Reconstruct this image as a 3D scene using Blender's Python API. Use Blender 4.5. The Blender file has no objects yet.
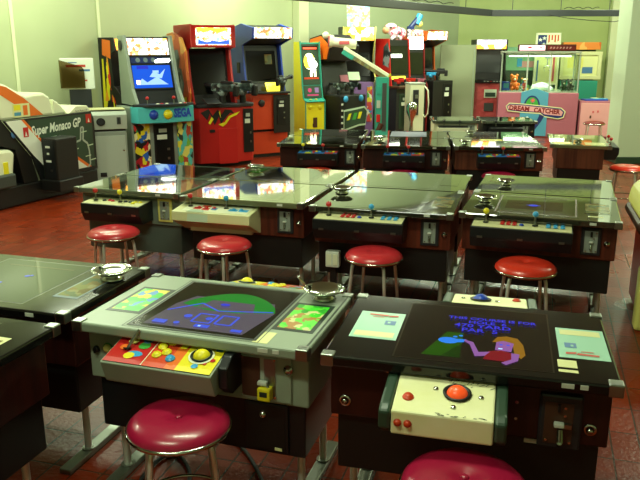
import bpy, bmesh, math, random
from mathutils import Vector, Matrix
random.seed(7)
SC = bpy.context.scene
COL = SC.collection
PI = math.pi

# ------------------------------------------------------------------ materials
def lin(c):
    if isinstance(c, str):
        c = c.lstrip('#'); c = [int(c[i:i+2], 16)/255 for i in (0, 2, 4)]
    return tuple((x/12.92 if x <= .04045 else ((x+.055)/1.055)**2.4) for x in c)+(1,)
MATS = {}
def mat(name, col, rough=.5, metal=0, spec=.5, coat=0, emit=0, ecol=None):
    m = bpy.data.materials.new(name); m.use_nodes = True
    b = m.node_tree.nodes['Principled BSDF']
    b.inputs['Base Color'].default_value = lin(col)
    b.inputs['Roughness'].default_value = rough
    b.inputs['Metallic'].default_value = metal
    b.inputs['Specular IOR Level'].default_value = spec
    b.inputs['Coat Weight'].default_value = coat
    b.inputs['Coat Roughness'].default_value = .03; b.inputs['Coat IOR'].default_value = 1.7 if coat >= .8 else 1.5
    if emit:
        b.inputs['Emission Color'].default_value = lin(ecol or col)
        b.inputs['Emission Strength'].default_value = emit
    MATS[name] = m
    return m
def nd(m, t, **kw):
    n = m.node_tree.nodes.new(t)
    for k, v in kw.items(): setattr(n, k, v)
    return n
def lk(m, a, b): m.node_tree.links.new(a, b)
def bsdf(m): return m.node_tree.nodes['Principled BSDF']
def noisy(name, c1, c2, scale=(8, 8, 8), detail=4, rough=.5, spec=.5, lo=.35, hi=.65, bump=0, coat=0, metal=0):
    m = mat(name, c1, rough, metal, spec, coat)
    tc = nd(m, 'ShaderNodeTexCoord'); mp = nd(m, 'ShaderNodeMapping'); mp.inputs['Scale'].default_value = scale
    nz = nd(m, 'ShaderNodeTexNoise'); nz.inputs['Scale'].default_value = 1; nz.inputs['Detail'].default_value = detail
    rp = nd(m, 'ShaderNodeValToRGB'); rp.color_ramp.elements[0].position = lo; rp.color_ramp.elements[1].position = hi
    rp.color_ramp.elements[0].color = lin(c1); rp.color_ramp.elements[1].color = lin(c2)
    lk(m, tc.outputs['Object'], mp.inputs['Vector']); lk(m, mp.outputs[0], nz.inputs['Vector'])
    lk(m, nz.outputs['Fac'], rp.inputs[0]); lk(m, rp.outputs[0], bsdf(m).inputs['Base Color'])
    if bump:
        bp = nd(m, 'ShaderNodeBump'); bp.inputs['Strength'].default_value = bump; bp.inputs['Distance'].default_value = .01
        lk(m, nz.outputs['Fac'], bp.inputs['Height']); lk(m, bp.outputs[0], bsdf(m).inputs['Normal'])
    return m
def artmat(name, cols, scale=(8, 8, 8), emit=0, rough=.35):
    """printed artwork: irregular cells of flat colours, glowing by themselves where emit is set"""
    m = mat(name, cols[0], rough)
    tc = nd(m, 'ShaderNodeTexCoord'); mp = nd(m, 'ShaderNodeMapping'); mp.inputs['Scale'].default_value = scale
    nz = nd(m, 'ShaderNodeTexNoise'); nz.inputs['Scale'].default_value = 1.2; nz.inputs['Detail'].default_value = 2
    mx = nd(m, 'ShaderNodeVectorMath', operation='MULTIPLY_ADD'); mx.inputs[1].default_value = (1.1, 1.1, 1.1)
    vo = nd(m, 'ShaderNodeTexVoronoi'); vo.inputs['Scale'].default_value = 1
    sp = nd(m, 'ShaderNodeSeparateColor'); rp = nd(m, 'ShaderNodeValToRGB'); cr = rp.color_ramp; cr.interpolation = 'CONSTANT'
    while len(cr.elements) < len(cols): cr.elements.new(.5)
    for i, c in enumerate(cols): cr.elements[i].position = i/len(cols); cr.elements[i].color = lin(c)
    lk(m, tc.outputs['Object'], mp.inputs[0]); lk(m, mp.outputs[0], nz.inputs['Vector'])
    lk(m, nz.outputs['Color'], mx.inputs[0]); lk(m, mp.outputs[0], mx.inputs[2])
    lk(m, mx.outputs[0], vo.inputs['Vector']); lk(m, vo.outputs['Color'], sp.inputs[0]); lk(m, sp.outputs[0], rp.inputs[0])
    lk(m, rp.outputs[0], bsdf(m).inputs['Base Color'])
    if emit:
        lk(m, rp.outputs[0], bsdf(m).inputs['Emission Color']); bsdf(m).inputs['Emission Strength'].default_value = emit
    return m

for n, c, r in [('black', '#111110', .45), ('black_gloss', '#0b0b0b', .12), ('charcoal', '#24262a', .4), ('grey_dark', '#3c423e', .45),
                ('panel_black', '#15181a', .35), ('grey', '#8d978c', .45), ('grey_light', '#aab3a6', .45), ('grey_green', '#8f9c88', .4), ('cream', '#d9d8a4', .4),
                ('cream_white', '#e6e8c8', .4), ('white', '#e4e9dc', .4), ('red', '#c01f1c', .35), ('red_dark', '#7a1015', .4), ('orange_red', '#d0421c', .4), ('orange_side', '#d8601c', .4),
                ('orange', '#e8701e', .4), ('yellow', '#e8da1e', .4), ('yellow_pale', '#e6e07a', .4), ('green', '#3c9a3a', .4), ('green_dark', '#2c4433', .4),
                ('teal', '#2f9a86', .4), ('cyan', '#4fb9bf', .4), ('blue', '#2348b8', .35), ('blue_light', '#3aa0d8', .3), ('blue_dark', '#1c2c66', .4),
                ('pink', '#a55d6e', .45), ('partition', '#8b9374', .5), ('pink_pale', '#d89a9c', .45), ('purple', '#8d68a6', .45), ('brown', '#4a2c1c', .45), ('claw_blue', '#4d93b0', .45),
                ('magenta', '#c63a78', .4), ('skin_print', '#d9a27a', .5), ('rubber', '#0c0c0c', .7), ('grey_print', '#6f7f88', .5), ('rose', '#c85a62', .4), ('mint', '#7fb48c', .4)]:
    mat(n, c, r)
mat('leg_chrome', '#dfe3d8', .35, .55)
mat('chrome', '#c9cdc4', .12, 1); mat('steel', '#9aa098', .3, 1); mat('steel_dull', '#8c9288', .4, 1)
mat('table_black', '#121110', .1, spec=.42); mat('table_olive', '#2a2a1e', .05, spec=.5, coat=1); mat('table_tan', '#6c6f50', .06, spec=.5, coat=1)
mat('screen_off', '#1c1c12', .05, spec=.5, coat=1); mat('screen_dark', '#0c0d0c', .08)
mat('bezel', '#1b1b16', .08, spec=.5, coat=1)
mat('vinyl_crimson', '#9c1238', .3, coat=.3); mat('vinyl_red', '#c42c34', .3, coat=.3); mat('vinyl_scarlet', '#d2321f', .3, coat=.3)
mat('card_pale', '#c7dcc0', .25, coat=.5); mat('card_mint', '#a6d8c0', .25, coat=.5); mat('card_cream', '#e6e6a8', .25, coat=.5)
mat('print_red', '#c2452f', .4); mat('print_blue', '#4a76a8', .4); mat('print_dark', '#22302a', .4)
mat('wall_pilaster', '#e6eac4', .55); mat('pillar_paint', '#c6d6b8', .5)
mat('plug_white', '#d6dccd', .4)
def em(n, c, s):
    mat(n, c, .05 if n.startswith('px') else .3, emit=s, ecol=c)
    if n.startswith('px'): bsdf(MATS[n]).inputs['Base Color'].default_value = tuple(.08*v for v in lin(c)[:3])+(1,)   # picture tube: dark glass, the picture glows
em('lit_white', '#f6fff0', 3); em('lit_cream', '#fff6c0', 3); em('lit_yellow', '#f0e23a', 2.2); em('lit_blue', '#3a6cf0', .9); em('lit_red', '#f0563a', 1.4)
em('lit_purple', '#c8b0f0', 1.4); em('lit_pink', '#ffd0d8', 2.0); em('orange_glow', '#ff5a28', .35)
em('px_green', '#1fb03c', .42); em('px_mauve', '#80788a', .36); em('px_blue', '#4a66ff', .7); em('px_text', '#3c3cf0', .8); em('px_sky', '#2f8cff', .8)
em('px_grass', '#3c8a1a', .22); em('px_grass_dark', '#27641c', .2); em('px_skin', '#b878d0', .5); em('px_red', '#a82030', .45); em('px_hair', '#c08a28', .45)
em('px_reflected_haze', '#5c7060', .16); em('px_dim', '#2a261e', .35); em('px_screen_blue', '#2060e8', 1.0); em('px_ice', '#a8d4ff', 1.2); em('px_glow', '#3c4cff', .6)
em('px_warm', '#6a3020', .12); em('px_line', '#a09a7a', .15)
noisy('wood', '#3a150c', '#6b2c1a', (30, 30, 2.2), 5, .38, lo=.3, hi=.7)
noisy('wood_dark', '#200b09', '#3a130d', (34, 34, 2.5), 5, .35, lo=.3, hi=.7)
noisy('wood_brown', '#4a2014', '#74402a', (26, 26, 2.0), 5, .4, lo=.3, hi=.7)
noisy('wall_paint', '#b9c29a', '#c2caa4', (1.2, 1.2, .7), 3, .32, spec=.4, lo=.3, hi=.7)
noisy('wall_paint_green', '#a9b870', '#b4c27c', (1.5, 1.5, .8), 3, .5, lo=.3, hi=.7)
noisy('wall_grey', '#9fab88', '#a9b492', (1.5, 1.5, .8), 3, .5, lo=.3, hi=.7)
noisy('ceiling_paint', '#a4a890', '#b0b49a', (2, 2, 2), 3, .8)
noisy('scuffed_cream', '#ebeaae', '#f4f2c4', (9, 14, 9), 5, .4)
artmat('art_figure', ['#e7d22a', '#c92a2a', '#e8e2b0', '#2a5fb8', '#1c1c1a', '#2c8a4a', '#b01f2c', '#e7d22a'], (17, 17, 13))
artmat('art_hero', ['#57b9b5', '#d8d034', '#7cb43c', '#2f3c34', '#b8492c', '#57b9b5', '#e2d86a', '#4aa2a6'], (18, 18, 12))
artmat('art_orange', ['#e8863a', '#d8652a', '#eeb060', '#c04a26', '#e8863a'], (3, 3, 2.2))
artmat('art_grey', ['#6d7c86', '#3c4850', '#8c98a0', '#22282c', '#55636c'], (10, 10, 8))
artmat('art_flame', ['#e8dc1a', '#d8341f', '#181a16', '#f09a1c', '#181a16'], (12, 12, 4))
artmat('art_toys', ['#e8d83a', '#d84a4a', '#3a8ac8', '#e8e8d0', '#5aa84a', '#e08a3a'], (14, 14, 14))
artmat('art_weapon', ['#28302e', '#3c4846', '#5a6c6a', '#1e2424', '#8a9a96', '#2c3a3a'], (24, 24, 24))
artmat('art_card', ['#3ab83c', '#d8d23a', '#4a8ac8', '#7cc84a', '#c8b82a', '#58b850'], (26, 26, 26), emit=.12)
artmat('art_card_green', ['#3cc82a', '#8ab84a', '#c8c48a', '#2f9a2a', '#a8783a', '#5cd03a'], (26, 26, 26), emit=.16)  # card print given a faint glow of its own
artmat('art_marquee', ['#fff8e0', '#ffffff', '#ffe070', '#fff8e0', '#ffffff', '#e07848', '#ffffff', '#88b8a8'], (26, 26, 26), emit=2.2)
artmat('art_poster', ['#bcd2e0', '#d9e2da', '#8fb4d8', '#d8c470', '#d89088', '#c9d6de'], (22, 22, 22), emit=.35)  # poster brightened by emission in its print colours
artmat('art_yellow_lit', ['#f6f060', '#fffbd0', '#f2e438', '#fffbd0', '#e89a3a'], (8, 8, 8), emit=2.2)
artmat('art_purple_lit', ['#d8c8f0', '#b8a0d8', '#f0e8ff', '#cdbce8'], (14, 14, 14), emit=1.1)
artmat('art_muted', ['#84845a', '#8c7a50', '#6c7860', '#96906c', '#766a48'], (20, 20, 20), rough=.06)
artmat('art_crystal', ['#d8ecec', '#e8f4f0', '#b8d8d8', '#c8e8e0'], (9, 9, 9))
artmat('art_strip', ['#2a6ab8', '#c8c43a', '#b83a3a', '#3a9a4a', '#3a8ab8'], (16, 4, 4))
artmat('art_topper', ['#e8c8c8', '#d8607a', '#f4eeee', '#c88a78', '#f0d0d8', '#5a5048'], (20, 20, 20), emit=.45)
artmat('brick_red', ['#b04848', '#a84040', '#b85050'], (10, 10, 18))

# floor: square quarry tiles
m = mat('floor_tiles', '#7a2c1c', .3, spec=.22)
tc = nd(m, 'ShaderNodeTexCoord'); mp = nd(m, 'ShaderNodeMapping'); mp.inputs['Rotation'].default_value = (0, 0, math.radians(107)); mp.inputs['Location'].default_value = (.04, .07, 0)
br = nd(m, 'ShaderNodeTexBrick'); br.offset = 0
for k, v in dict(Scale=1.0, **{'Mortar Size': .004, 'Brick Width': .23, 'Row Height': .112, 'Bias': 0.0, 'Mortar Smooth': .2}).items(): br.inputs[k].default_value = v
br.inputs['Color1'].default_value = lin('#872b0e'); br.inputs['Color2'].default_value = lin('#6f220c'); br.inputs['Mortar'].default_value = lin('#3a2418')
nz = nd(m, 'ShaderNodeTexNoise'); nz.inputs['Scale'].default_value = 42; nz.inputs['Detail'].default_value = 4
n2 = nd(m, 'ShaderNodeTexNoise'); n2.inputs['Scale'].default_value = 1.3
add = nd(m, 'ShaderNodeMath', operation='MULTIPLY_ADD'); add.inputs[1].default_value = -.8
bp = nd(m, 'ShaderNodeBump'); bp.inputs['Strength'].default_value = .35; bp.inputs['Distance'].default_value = .006
rr = nd(m, 'ShaderNodeMapRange'); rr.inputs['From Min'].default_value = .35; rr.inputs['From Max'].default_value = .65; rr.inputs['To Min'].default_value = .2; rr.inputs['To Max'].default_value = .36
lk(m, tc.outputs['Object'], mp.inputs[0]); lk(m, mp.outputs[0], br.inputs['Vector']); lk(m, tc.outputs['Object'], nz.inputs['Vector']); lk(m, tc.outputs['Object'], n2.inputs['Vector'])
lk(m, br.outputs['Color'], bsdf(m).inputs['Base Color']); lk(m, br.outputs['Fac'], add.inputs[0]); lk(m, nz.outputs['Fac'], add.inputs[2])
lk(m, add.outputs[0], bp.inputs['Height']); lk(m, bp.outputs[0], bsdf(m).inputs['Normal']); lk(m, n2.outputs['Fac'], rr.inputs['Value']); lk(m, rr.outputs[0], bsdf(m).inputs['Roughness'])

# clear glass / acrylic: see-through with a Fresnel reflection
def glassmat(name, tint, ior=1.45):
    m = bpy.data.materials.new(name); m.use_nodes = True; nt = m.node_tree; nt.nodes.clear()
    o = nt.nodes.new('ShaderNodeOutputMaterial'); mx = nt.nodes.new('ShaderNodeMixShader'); t = nt.nodes.new('ShaderNodeBsdfTransparent')
    g = nt.nodes.new('ShaderNodeBsdfGlossy'); f = nt.nodes.new('ShaderNodeFresnel')
    t.inputs[0].default_value = lin(tint); g.inputs['Roughness'].default_value = .03; f.inputs[0].default_value = ior
    nt.links.new(f.outputs[0], mx.inputs[0]); nt.links.new(t.outputs[0], mx.inputs[1]); nt.links.new(g.outputs[0], mx.inputs[2]); nt.links.new(mx.outputs[0], o.inputs[0])
    MATS[name] = m
glassmat('glass', '#f2f8ee'); glassmat('acrylic_smoke', '#c2b698', 1.3)

# ------------------------------------------------------------------ mesh builder
class MB:
    def __init__(s): s.bm = bmesh.new(); s.slots = []
    def mi(s, m):
        if m not in s.slots: s.slots.append(m)
        return s.slots.index(m)
    def _add(s, vs, fs, m, smooth=False, M=None):
        i = s.mi(m); bv = [s.bm.verts.new(M @ Vector(v) if M else Vector(v)) for v in vs]; out = []
        for f in fs:
            try:
                fc = s.bm.faces.new([bv[k] for k in f]); fc.material_index = i; fc.smooth = smooth; out.append(fc)
            except ValueError: pass
        return bv, out
    def box(s, c, d, m, bev=0, M=None):
        x, y, z = [k/2 for k in d]
        vs = [(c[0]+a*x, c[1]+b*y, c[2]+e*z) for a in (-1, 1) for b in (-1, 1) for e in (-1, 1)]
        fs = [(0, 1, 3, 2), (4, 6, 7, 5), (0, 4, 5, 1), (2, 3, 7, 6), (0, 2, 6, 4), (1, 5, 7, 3)]
        bv, ff = s._add(vs, fs, m, False, M)
        if bev:
            es = list({e for f in ff for e in f.edges})
            bmesh.ops.bevel(s.bm, geom=es, offset=bev, segments=2, profile=.5, affect='EDGES', clamp_overlap=True, material=-1)
        return s
    def prism(s, poly, axis, a, b, m, bev=0):
        """polygon in the plane across `axis`, pushed from a to b"""
        n = len(poly)
        def p(q, t): return (t, q[0], q[1]) if axis == 'x' else ((q[0], t, q[1]) if axis == 'y' else (q[0], q[1], t))
        vs = [p(q, a) for q in poly]+[p(q, b) for q in poly]
        fs = [tuple(range(n)), tuple(range(2*n-1, n-1, -1))]+[(i, i+n, (i+1) % n+n, (i+1) % n) for i in range(n)]
        bv, ff = s._add(vs, fs, m)
        bmesh.ops.recalc_face_normals(s.bm, faces=ff)
        if bev:
            es = list({e for f in ff for e in f.edges})
            bmesh.ops.bevel(s.bm, geom=es, offset=bev, segments=2, profile=.5, affect='EDGES', clamp_overlap=True, material=-1)
        return s
    def cyl(s, p0, p1, r, m, seg=16, r1=None, caps=True):
        p0, p1 = Vector(p0), Vector(p1); r1 = r if r1 is None else r1
        q = (p1-p0).to_track_quat('Z', 'Y'); vs = []
        for p, rad in ((p0, r), (p1, r1)):
            for k in range(seg): vs.append(p+q @ Vector((rad*math.cos(2*PI*k/seg), rad*math.sin(2*PI*k/seg), 0)))
        s._add(vs, [(k, (k+1) % seg, (k+1) % seg+seg, k+seg) for k in range(seg)], m, True)
        if caps:
            s._add(vs[:seg], [tuple(range(seg-1, -1, -1))], m); s._add(vs[seg:], [tuple(range(seg))], m)
        return s
    def lathe(s, prof, m, c=(0, 0, 0), seg=28):
        vs = []; n = len(prof)
        for k in range(seg):
            a = 2*PI*k/seg
            for r, z in prof: vs.append((c[0]+r*math.cos(a), c[1]+r*math.sin(a), c[2]+z))
        fs = [(k*n+i, ((k+1) % seg)*n+i, ((k+1) % seg)*n+i+1, k*n+i+1) for k in range(seg) for i in range(n-1)]
        bv, ff = s._add(vs, fs, m, True)
        bmesh.ops.remove_doubles(s.bm, verts=bv, dist=1e-5)
        return s
    def ball(s, c, r, m, sc=(1, 1, 1), u=16, v=10):
        g = bmesh.ops.create_uvsphere(s.bm, u_segments=u, v_segments=v, radius=r, matrix=Matrix.Translation(c) @ Matrix.Diagonal((*sc, 1)))
        i = s.mi(m)
        for f in {f for w in g['verts'] for f in w.link_faces}: f.material_index = i; f.smooth = True
        return s
    def tube(s, pts, r, m, seg=10, closed=False):
        pts = [Vector(p) for p in pts]; n = len(pts); vs = []
        up = Vector((0, 0, 1))
        for i, p in enumerate(pts):
            a = pts[(i-1) % n] if (i or closed) else p; b = pts[(i+1) % n] if (i < n-1 or closed) else p
            t = (b-a).normalized(); x = t.cross(up)
            if x.length < 1e-3: x = t.cross(Vector((1, 0, 0)))
            x.normalize(); y = x.cross(t)
            for k in range(seg): vs.append(p+x*(r*math.cos(2*PI*k/seg))+y*(r*math.sin(2*PI*k/seg)))
        e = n if closed else n-1
        fs = [(i*seg+k, i*seg+(k+1) % seg, ((i+1) % n)*seg+(k+1) % seg, ((i+1) % n)*seg+k) for i in range(e) for k in range(seg)]
        if not closed: fs += [tuple(range(seg-1, -1, -1)), tuple((n-1)*seg+k for k in range(seg))]
        s._add(vs, fs, m, True); return s
    def slab(s, x0, x1, p0, p1, th, m, inset=0):
        """plate lying on the side-view line p0->p1 (y,z), raised by th to the front"""
        dy, dz = p1[0]-p0[0], p1[1]-p0[1]; L = math.hypot(dy, dz); n = (-dz/L, dy/L)
        a = [(x0, p0[0], p0[1]), (x1, p0[0], p0[1]), (x1, p1[0], p1[1]), (x0, p1[0], p1[1])]
        b = [(x, y+n[0]*th, z+n[1]*th) for x, y, z in a]
        bv, ff = s._add(a+b, [(3, 2, 1, 0), (4, 5, 6, 7), (0, 1, 5, 4), (1, 2, 6, 5), (2, 3, 7, 6), (3, 0, 4, 7)], m)
        bmesh.ops.recalc_face_normals(s.bm, faces=ff); return s
    def pic(s, fr, shapes, d0=.0006, dd=.0002):
        """flat printed / lit shapes in a plane: fr = (origin, ux, uy) in metres per unit"""
        O, ux, uy = [Vector(v) for v in fr]; n = ux.cross(uy).normalized()
        for k, (m, pts) in enumerate(shapes):
            s._add([O+ux*p[0]+uy*p[1]+n*(d0+dd*k) for p in pts], [tuple(range(len(pts)))], m)
        return s
    def text(s, fr, txt, at, size, m, d=.003, shear=0, bold=0, sx=1):
        cu = bpy.data.curves.new('lettering', 'FONT'); cu.body = txt; cu.size = size; cu.shear = shear; cu.offset = bold; cu.resolution_u = 2
        ob = bpy.data.objects.new('lettering', cu); me = bpy.data.meshes.new_from_object(ob)
        O, ux, uy = [Vector(v) for v in fr]; ux.normalize(); uy.normalize(); n = ux.cross(uy)
        vs = [O+ux*(at[0]+v.co.x*sx)+uy*(at[1]+v.co.y)+n*d for v in me.vertices]
        s._add(vs, [tuple(p.vertices) for p in me.polygons], m)
        bpy.data.objects.remove(ob); bpy.data.curves.remove(cu); bpy.data.meshes.remove(me); return s
    def build(s, name, parent=None, loc=(0, 0, 0), rz=0, rx=0, label=None):
        me = bpy.data.meshes.new(name); s.bm.to_mesh(me); s.bm.free()
        for m in s.slots: me.materials.append(MATS[m])
        o = bpy.data.objects.new(name, me); COL.objects.link(o)
        o.location = loc; o.rotation_euler = (rx, 0, rz)
        if parent: o.parent = parent
        if label: o['label'] = label
        return o
def slabframe(x0, p0, p1, th=0):
    dy, dz = p1[0]-p0[0], p1[1]-p0[1]; L = math.hypot(dy, dz); n = (-dz/L, dy/L)
    return ((x0, p0[0]+n[0]*th, p0[1]+n[1]*th), (1, 0, 0), (0, dy/L, dz/L))
def rect(x0, y0, x1, y1): return [(x0, y0), (x1, y0), (x1, y1), (x0, y1)]
def disc(cx, cy, r, n=20, ry=None): return [(cx+r*math.cos(2*PI*k/n), cy+(ry or r)*math.sin(2*PI*k/n)) for k in range(n)]
def tag(o, label, cat, group=None, kind=None):
    if label: o['label'] = label
    if cat: o['category'] = cat
    if group: o['group'] = group
    if kind: o['kind'] = kind
    return o
def thing(name, label, cat, loc=(0, 0, 0), yaw=0, group=None):
    o = bpy.data.objects.new(name, None); o.empty_display_size = .1; COL.objects.link(o)
    o.location = loc; o.rotation_euler = (0, 0, math.radians(yaw))
    return tag(o, label, cat, group)
def copy_thing(o, loc, yaw, label):
    def rec(q, par):
        c = q.copy(); COL.objects.link(c)
        if par: c.parent = par
        for ch in list(q.children): rec(ch, c)
        return c
    r = rec(o, None); r.location = loc; r.rotation_euler = (0, 0, math.radians(yaw)); r['label'] = label
    return r

# ------------------------------------------------------------------ the room
H_CEIL = 3.0
def struct(mb, name): o = mb.build(name); o['kind'] = 'structure'; return o
WA = Vector((-5.5, 6.06)); WD = Vector((.559, .829)); WN = Vector((.829, -.559))   # left wall runs off at 34 degrees
WP = WA+WD*9.05                                                      # pilaster
WB = Vector((2.9, 15.7))                                             # far corner
WC = Vector((6.7, 15.35))
def wallseg(name, a, b, m, th=.15, z1=H_CEIL):
    d = (b-a).normalized(); n = Vector((-d.y, d.x))
    q = [a, b, b+n*th, a+n*th]
    return struct(MB().prism([(p.x, p.y) for p in q], 'z', 0, z1, m), name)
struct(MB().box((.4, 6.9, -.05), (14.5, 20, .1), 'floor_tiles'), 'floor')
struct(MB().box((.4, 6.9, H_CEIL+.05), (14.5, 20, .1), 'ceiling_paint'), 'ceiling')
wallseg('wall_left', WA-WD*1.2, WP, 'wall_paint')
wallseg('wall_left_far', WP, WB, 'wall_grey')
wallseg('wall_back', WB, WC, 'wall_paint_green')
wallseg('wall_right', WC, Vector((6.7, -2.5)), 'wall_paint_green')
wallseg('wall_front', Vector((6.7, -2.5)), Vector((-6.17, -2.5)), 'wall_grey')
wallseg('wall_left_near', Vector((-6.17, -2.5)), WA-WD*1.2, 'wall_paint')
ang_w = math.atan2(WD.y, WD.x)
def along(t, off=0): p = WA+WD*t+WN*off; return (p.x, p.y, 0)
struct(MB().box((0, 0, H_CEIL/2), (.30, .16, H_CEIL), 'wall_pilaster', .006), 'trim_1')
o = bpy.data.objects['trim_1']; o.location = along(9.12, .06); o.rotation_euler = (0, 0, ang_w)
for k, t in enumerate((3.35, 4.62)):  # wall joints, their gleam put into the paler colour
    o = struct(MB().box((0, 0, H_CEIL/2), (.045, .016, H_CEIL), 'wall_pilaster', .004), 'trim_%d' % (k+2)); o.location = along(t, .008); o.rotation_euler = (0, 0, ang_w)
o = struct(MB().box((0, 0, H_CEIL/2), (.22, .14, H_CEIL), 'wall_pilaster', .006), 'trim_4'); o.location = (6.02, 15.28, 0); o.rotation_euler = (0, 0, -.09)
o = struct(MB().box((0, 0, H_CEIL/2), (.44, .44, H_CEIL), 'pillar_paint', .01).box((0, 0, .05), (.46, .46, .1), 'green_dark', .01), 'pillar_right'); o.location = (4.41, 10.35, 0)
for nm, a, b in (('baseboard_left', WA-WD*1.2, WP-WD*.2), ('baseboard_left_far', WP+WD*.3, WB), ('baseboard_back', WB, WC)):
    d = (b-a).normalized(); n = Vector((d.y, -d.x)); q = [a+d*.03, b-d*.03, b-d*.03+n*.012, a+d*.03+n*.012]
    struct(MB().prism([(p.x, p.y) for p in q], 'z', 0, .1, 'green_dark'), nm)

# ------------------------------------------------------------------ table cabinets
def joystick(p, x, y, z, c, r=.017, h=.055):
    MB().cyl((0, 0, 0), (0, 0, h), .005, 'steel', 8).cyl((0, 0, 0), (0, 0, .004), .016, 'black', 14).ball((0, 0, h+r*.7), r, c).build('joystick', p, (x, y, z))
def button(p, x, y, z, c, r=.013, name='button', rx=0):
    MB().lathe([(0, .009), (r*.75, .009), (r*.8, .004), (r, .004), (r*1.1, 0), (0, 0)], c, seg=14).build(name, p, (x, y, z), rx=rx)
def panel_strip(root, W, D, o, far=False):
    """dark control box under the table edge, cream strip on top, ball-top sticks"""
    x0, x1 = o.get('px', (.06, .60)); w = x1-x0; zt = o.get('pz', .63); dep = o.get('pd', .17)
    m = MB().prism([(0, -.135), (-dep+.03, -.135), (-dep, -.075), (-dep, -.012), (0, 0)], 'x', 0, w, o.get('pm', 'panel_black'), .004)
    for fx in (.1, .5, .9): m.box((w*fx, -dep-.001, -.07), (.03, .004, .012), 'steel')
    X, Y = x0-W/2, -D/2+.062
    p = m.build('control_panel', root, (-X if far else X, -Y if far else Y, zt), PI if far else 0)
    q = MB().slab(.008, w-.008, (-dep+.006, -.0112), (-.012, -.0005), .003, o.get('strip', 'cream')).build('panel_overlay', p)
    zz = lambda y: -.004+.012*(y+dep)/dep-.004
    for fx, c in o.get('sticks', [(.17, 'red'), (.6, 'blue_light')]): joystick(p, w*fx, -dep*.55, zz(-.09)+.001, c)
    for fx, fy, c in o.get('buttons', []): button(p, w*fx, -dep*fy, zz(-.09), c)
    return p
BT6 = [(.31, .4, 'red'), (.37, .4, 'red'), (.43, .4, 'red'), (.31, .62, 'red'), (.37, .62, 'red'), (.43, .62, 'red'), (.5, .6, 'blue'),
       (.76, .4, 'blue_light'), (.83, .4, 'blue_light'), (.9, .4, 'blue_light'), (.76, .62, 'blue_light'), (.83, .62, 'blue_light'), (.9, .62, 'blue_light')]
def coin_door(root, W, D, o):
    x = o.get('cx', .735)-W/2; y = -D/2+.065
    fm = o.get('coinframe', 'charcoal')
    p = MB().box((0, -.006, 0), (.108, .012, .16), fm, .006).box((0, -.0135, 0), (.07, .003, .125), 'grey').build('coin_door', root, (x, y, .54))
    m = MB().box((0, -.004, .045), (.012, .008, .03), 'black').box((0, -.008, .0), (.022, .014, .010), 'plug_white', .003).cyl((0, -.004, -.02), (0, -.014, -.045), .007, 'chrome', 10)
    for a, b in ((-.027, -.053), (.027, -.053), (.027, .053), (.014, .02)): m.cyl((a, 0, b), (a, -.004, b), .004, 'chrome', 8)
    m.build('coin_slot', p, (0, -.015, 0))
    MB().lathe([(0, .014), (.009, .014), (.010, .006), (.016, .005), (.018, 0), (0, 0)], 'chrome', seg=16).build('lock', root, (x+.085, y, .53), rx=PI/2)
def table_cab(label, NL, yaw, W=.88, D=.58, top='table_black', body='wood_dark', **o):
    t = math.radians(yaw); ux = Vector((math.cos(t), math.sin(t))); uy = Vector((-ux.y, ux.x))
    c = Vector(NL)+ux*(W/2)+uy*(D/2)
    root = thing('cocktail_arcade_table', label, 'arcade table', (c.x, c.y, 0), yaw, 'cocktail arcade tables in rows')
    fr = ((-W/2, -D/2, .67), (1, 0, 0), (0, 1, 0))
    MB().box((0, 0, .652), (W, D, .036), top, .007).build('tabletop', root)
    for a in (-1, 1):
        for b in (-1, 1):
            MB().box((a*(W/2-.018), b*(D/2-.018), .654), (.042, .042, .04), 'steel', .004).build('corner_bracket', root)
    bm_ = MB().box((0, 0, .534), (W-.03, D-.13, .2), body, .006)
    bm_.build('cabinet_body', root)
    MB().box((0, 0, .333), (W-.07, D-.17, .205), o.get('ped', 'black'), .006).build('pedestal', root)
    for a in (-1, 1):
        f = MB().box((0, 0, .012), (.05, D-.02, .024), 'steel_dull', .004).build('foot_bar', root, (a*(W/2-.075), 0, 0))
        for b in (-1, 1): MB().cyl((0, b*.13, .022), (0, b*.13, .234), .014, 'leg_chrome', 12).cyl((0, b*.13, .022), (0, b*.13, .03), .026, 'steel', 12).build('leg', f)
    if 'screen' in o: o['screen'](root, fr)
    else:
        MB().pic(fr, [(o.get('bez', 'bezel'), rect(.21*W/.88, .05, .69*W/.88, D-.05)), (o.get('scr', 'screen_off'), rect(.25*W/.88, .09, .65*W/.88, D-.09))]+o.get('shapes', [])).build('screen', root)
    for x0, y0, x1, y1, m, ex in o.get('cards', []):
        mb = MB().box(((x0+x1)/2-W/2, (y0+y1)/2-D/2, .6703), (x1-x0, y1-y0, .0014), m)
        mb.pic(((x0-W/2, y0-D/2, .671), (x1-x0, 0, 0), (0, y1-y0, 0)), ex)
        mb.build('instruction_card', root)
    for x0, y0, x1, y1 in o.get('notes', []):
        MB().box(((x0+x1)/2-W/2, (y0+y1)/2-D/2, .6704), (x1-x0, y1-y0, .0012), 'card_cream').build('sticker', root)
    for k in range(o.get('tags', 1)):
        MB().box((W/2-.15+.045*k, -D/2-.0005, .655), (.035-.013*k, .003, .014), 'plug_white').build('price_tag', root)
    if o.get('near', 'strip') == 'strip': panel_strip(root, W, D, o)
    elif callable(o.get('near')): o['near'](root, W, D, False)
    if o.get('far') == 'strip': panel_strip(root, W, D, o, True)
    elif callable(o.get('far')): o['far'](root, W, D, True)
    if o.get('coin', True) is True: coin_door(root, W, D, o)
    elif callable(o.get('coin')): o['coin'](root, W, D)
    return root

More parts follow.
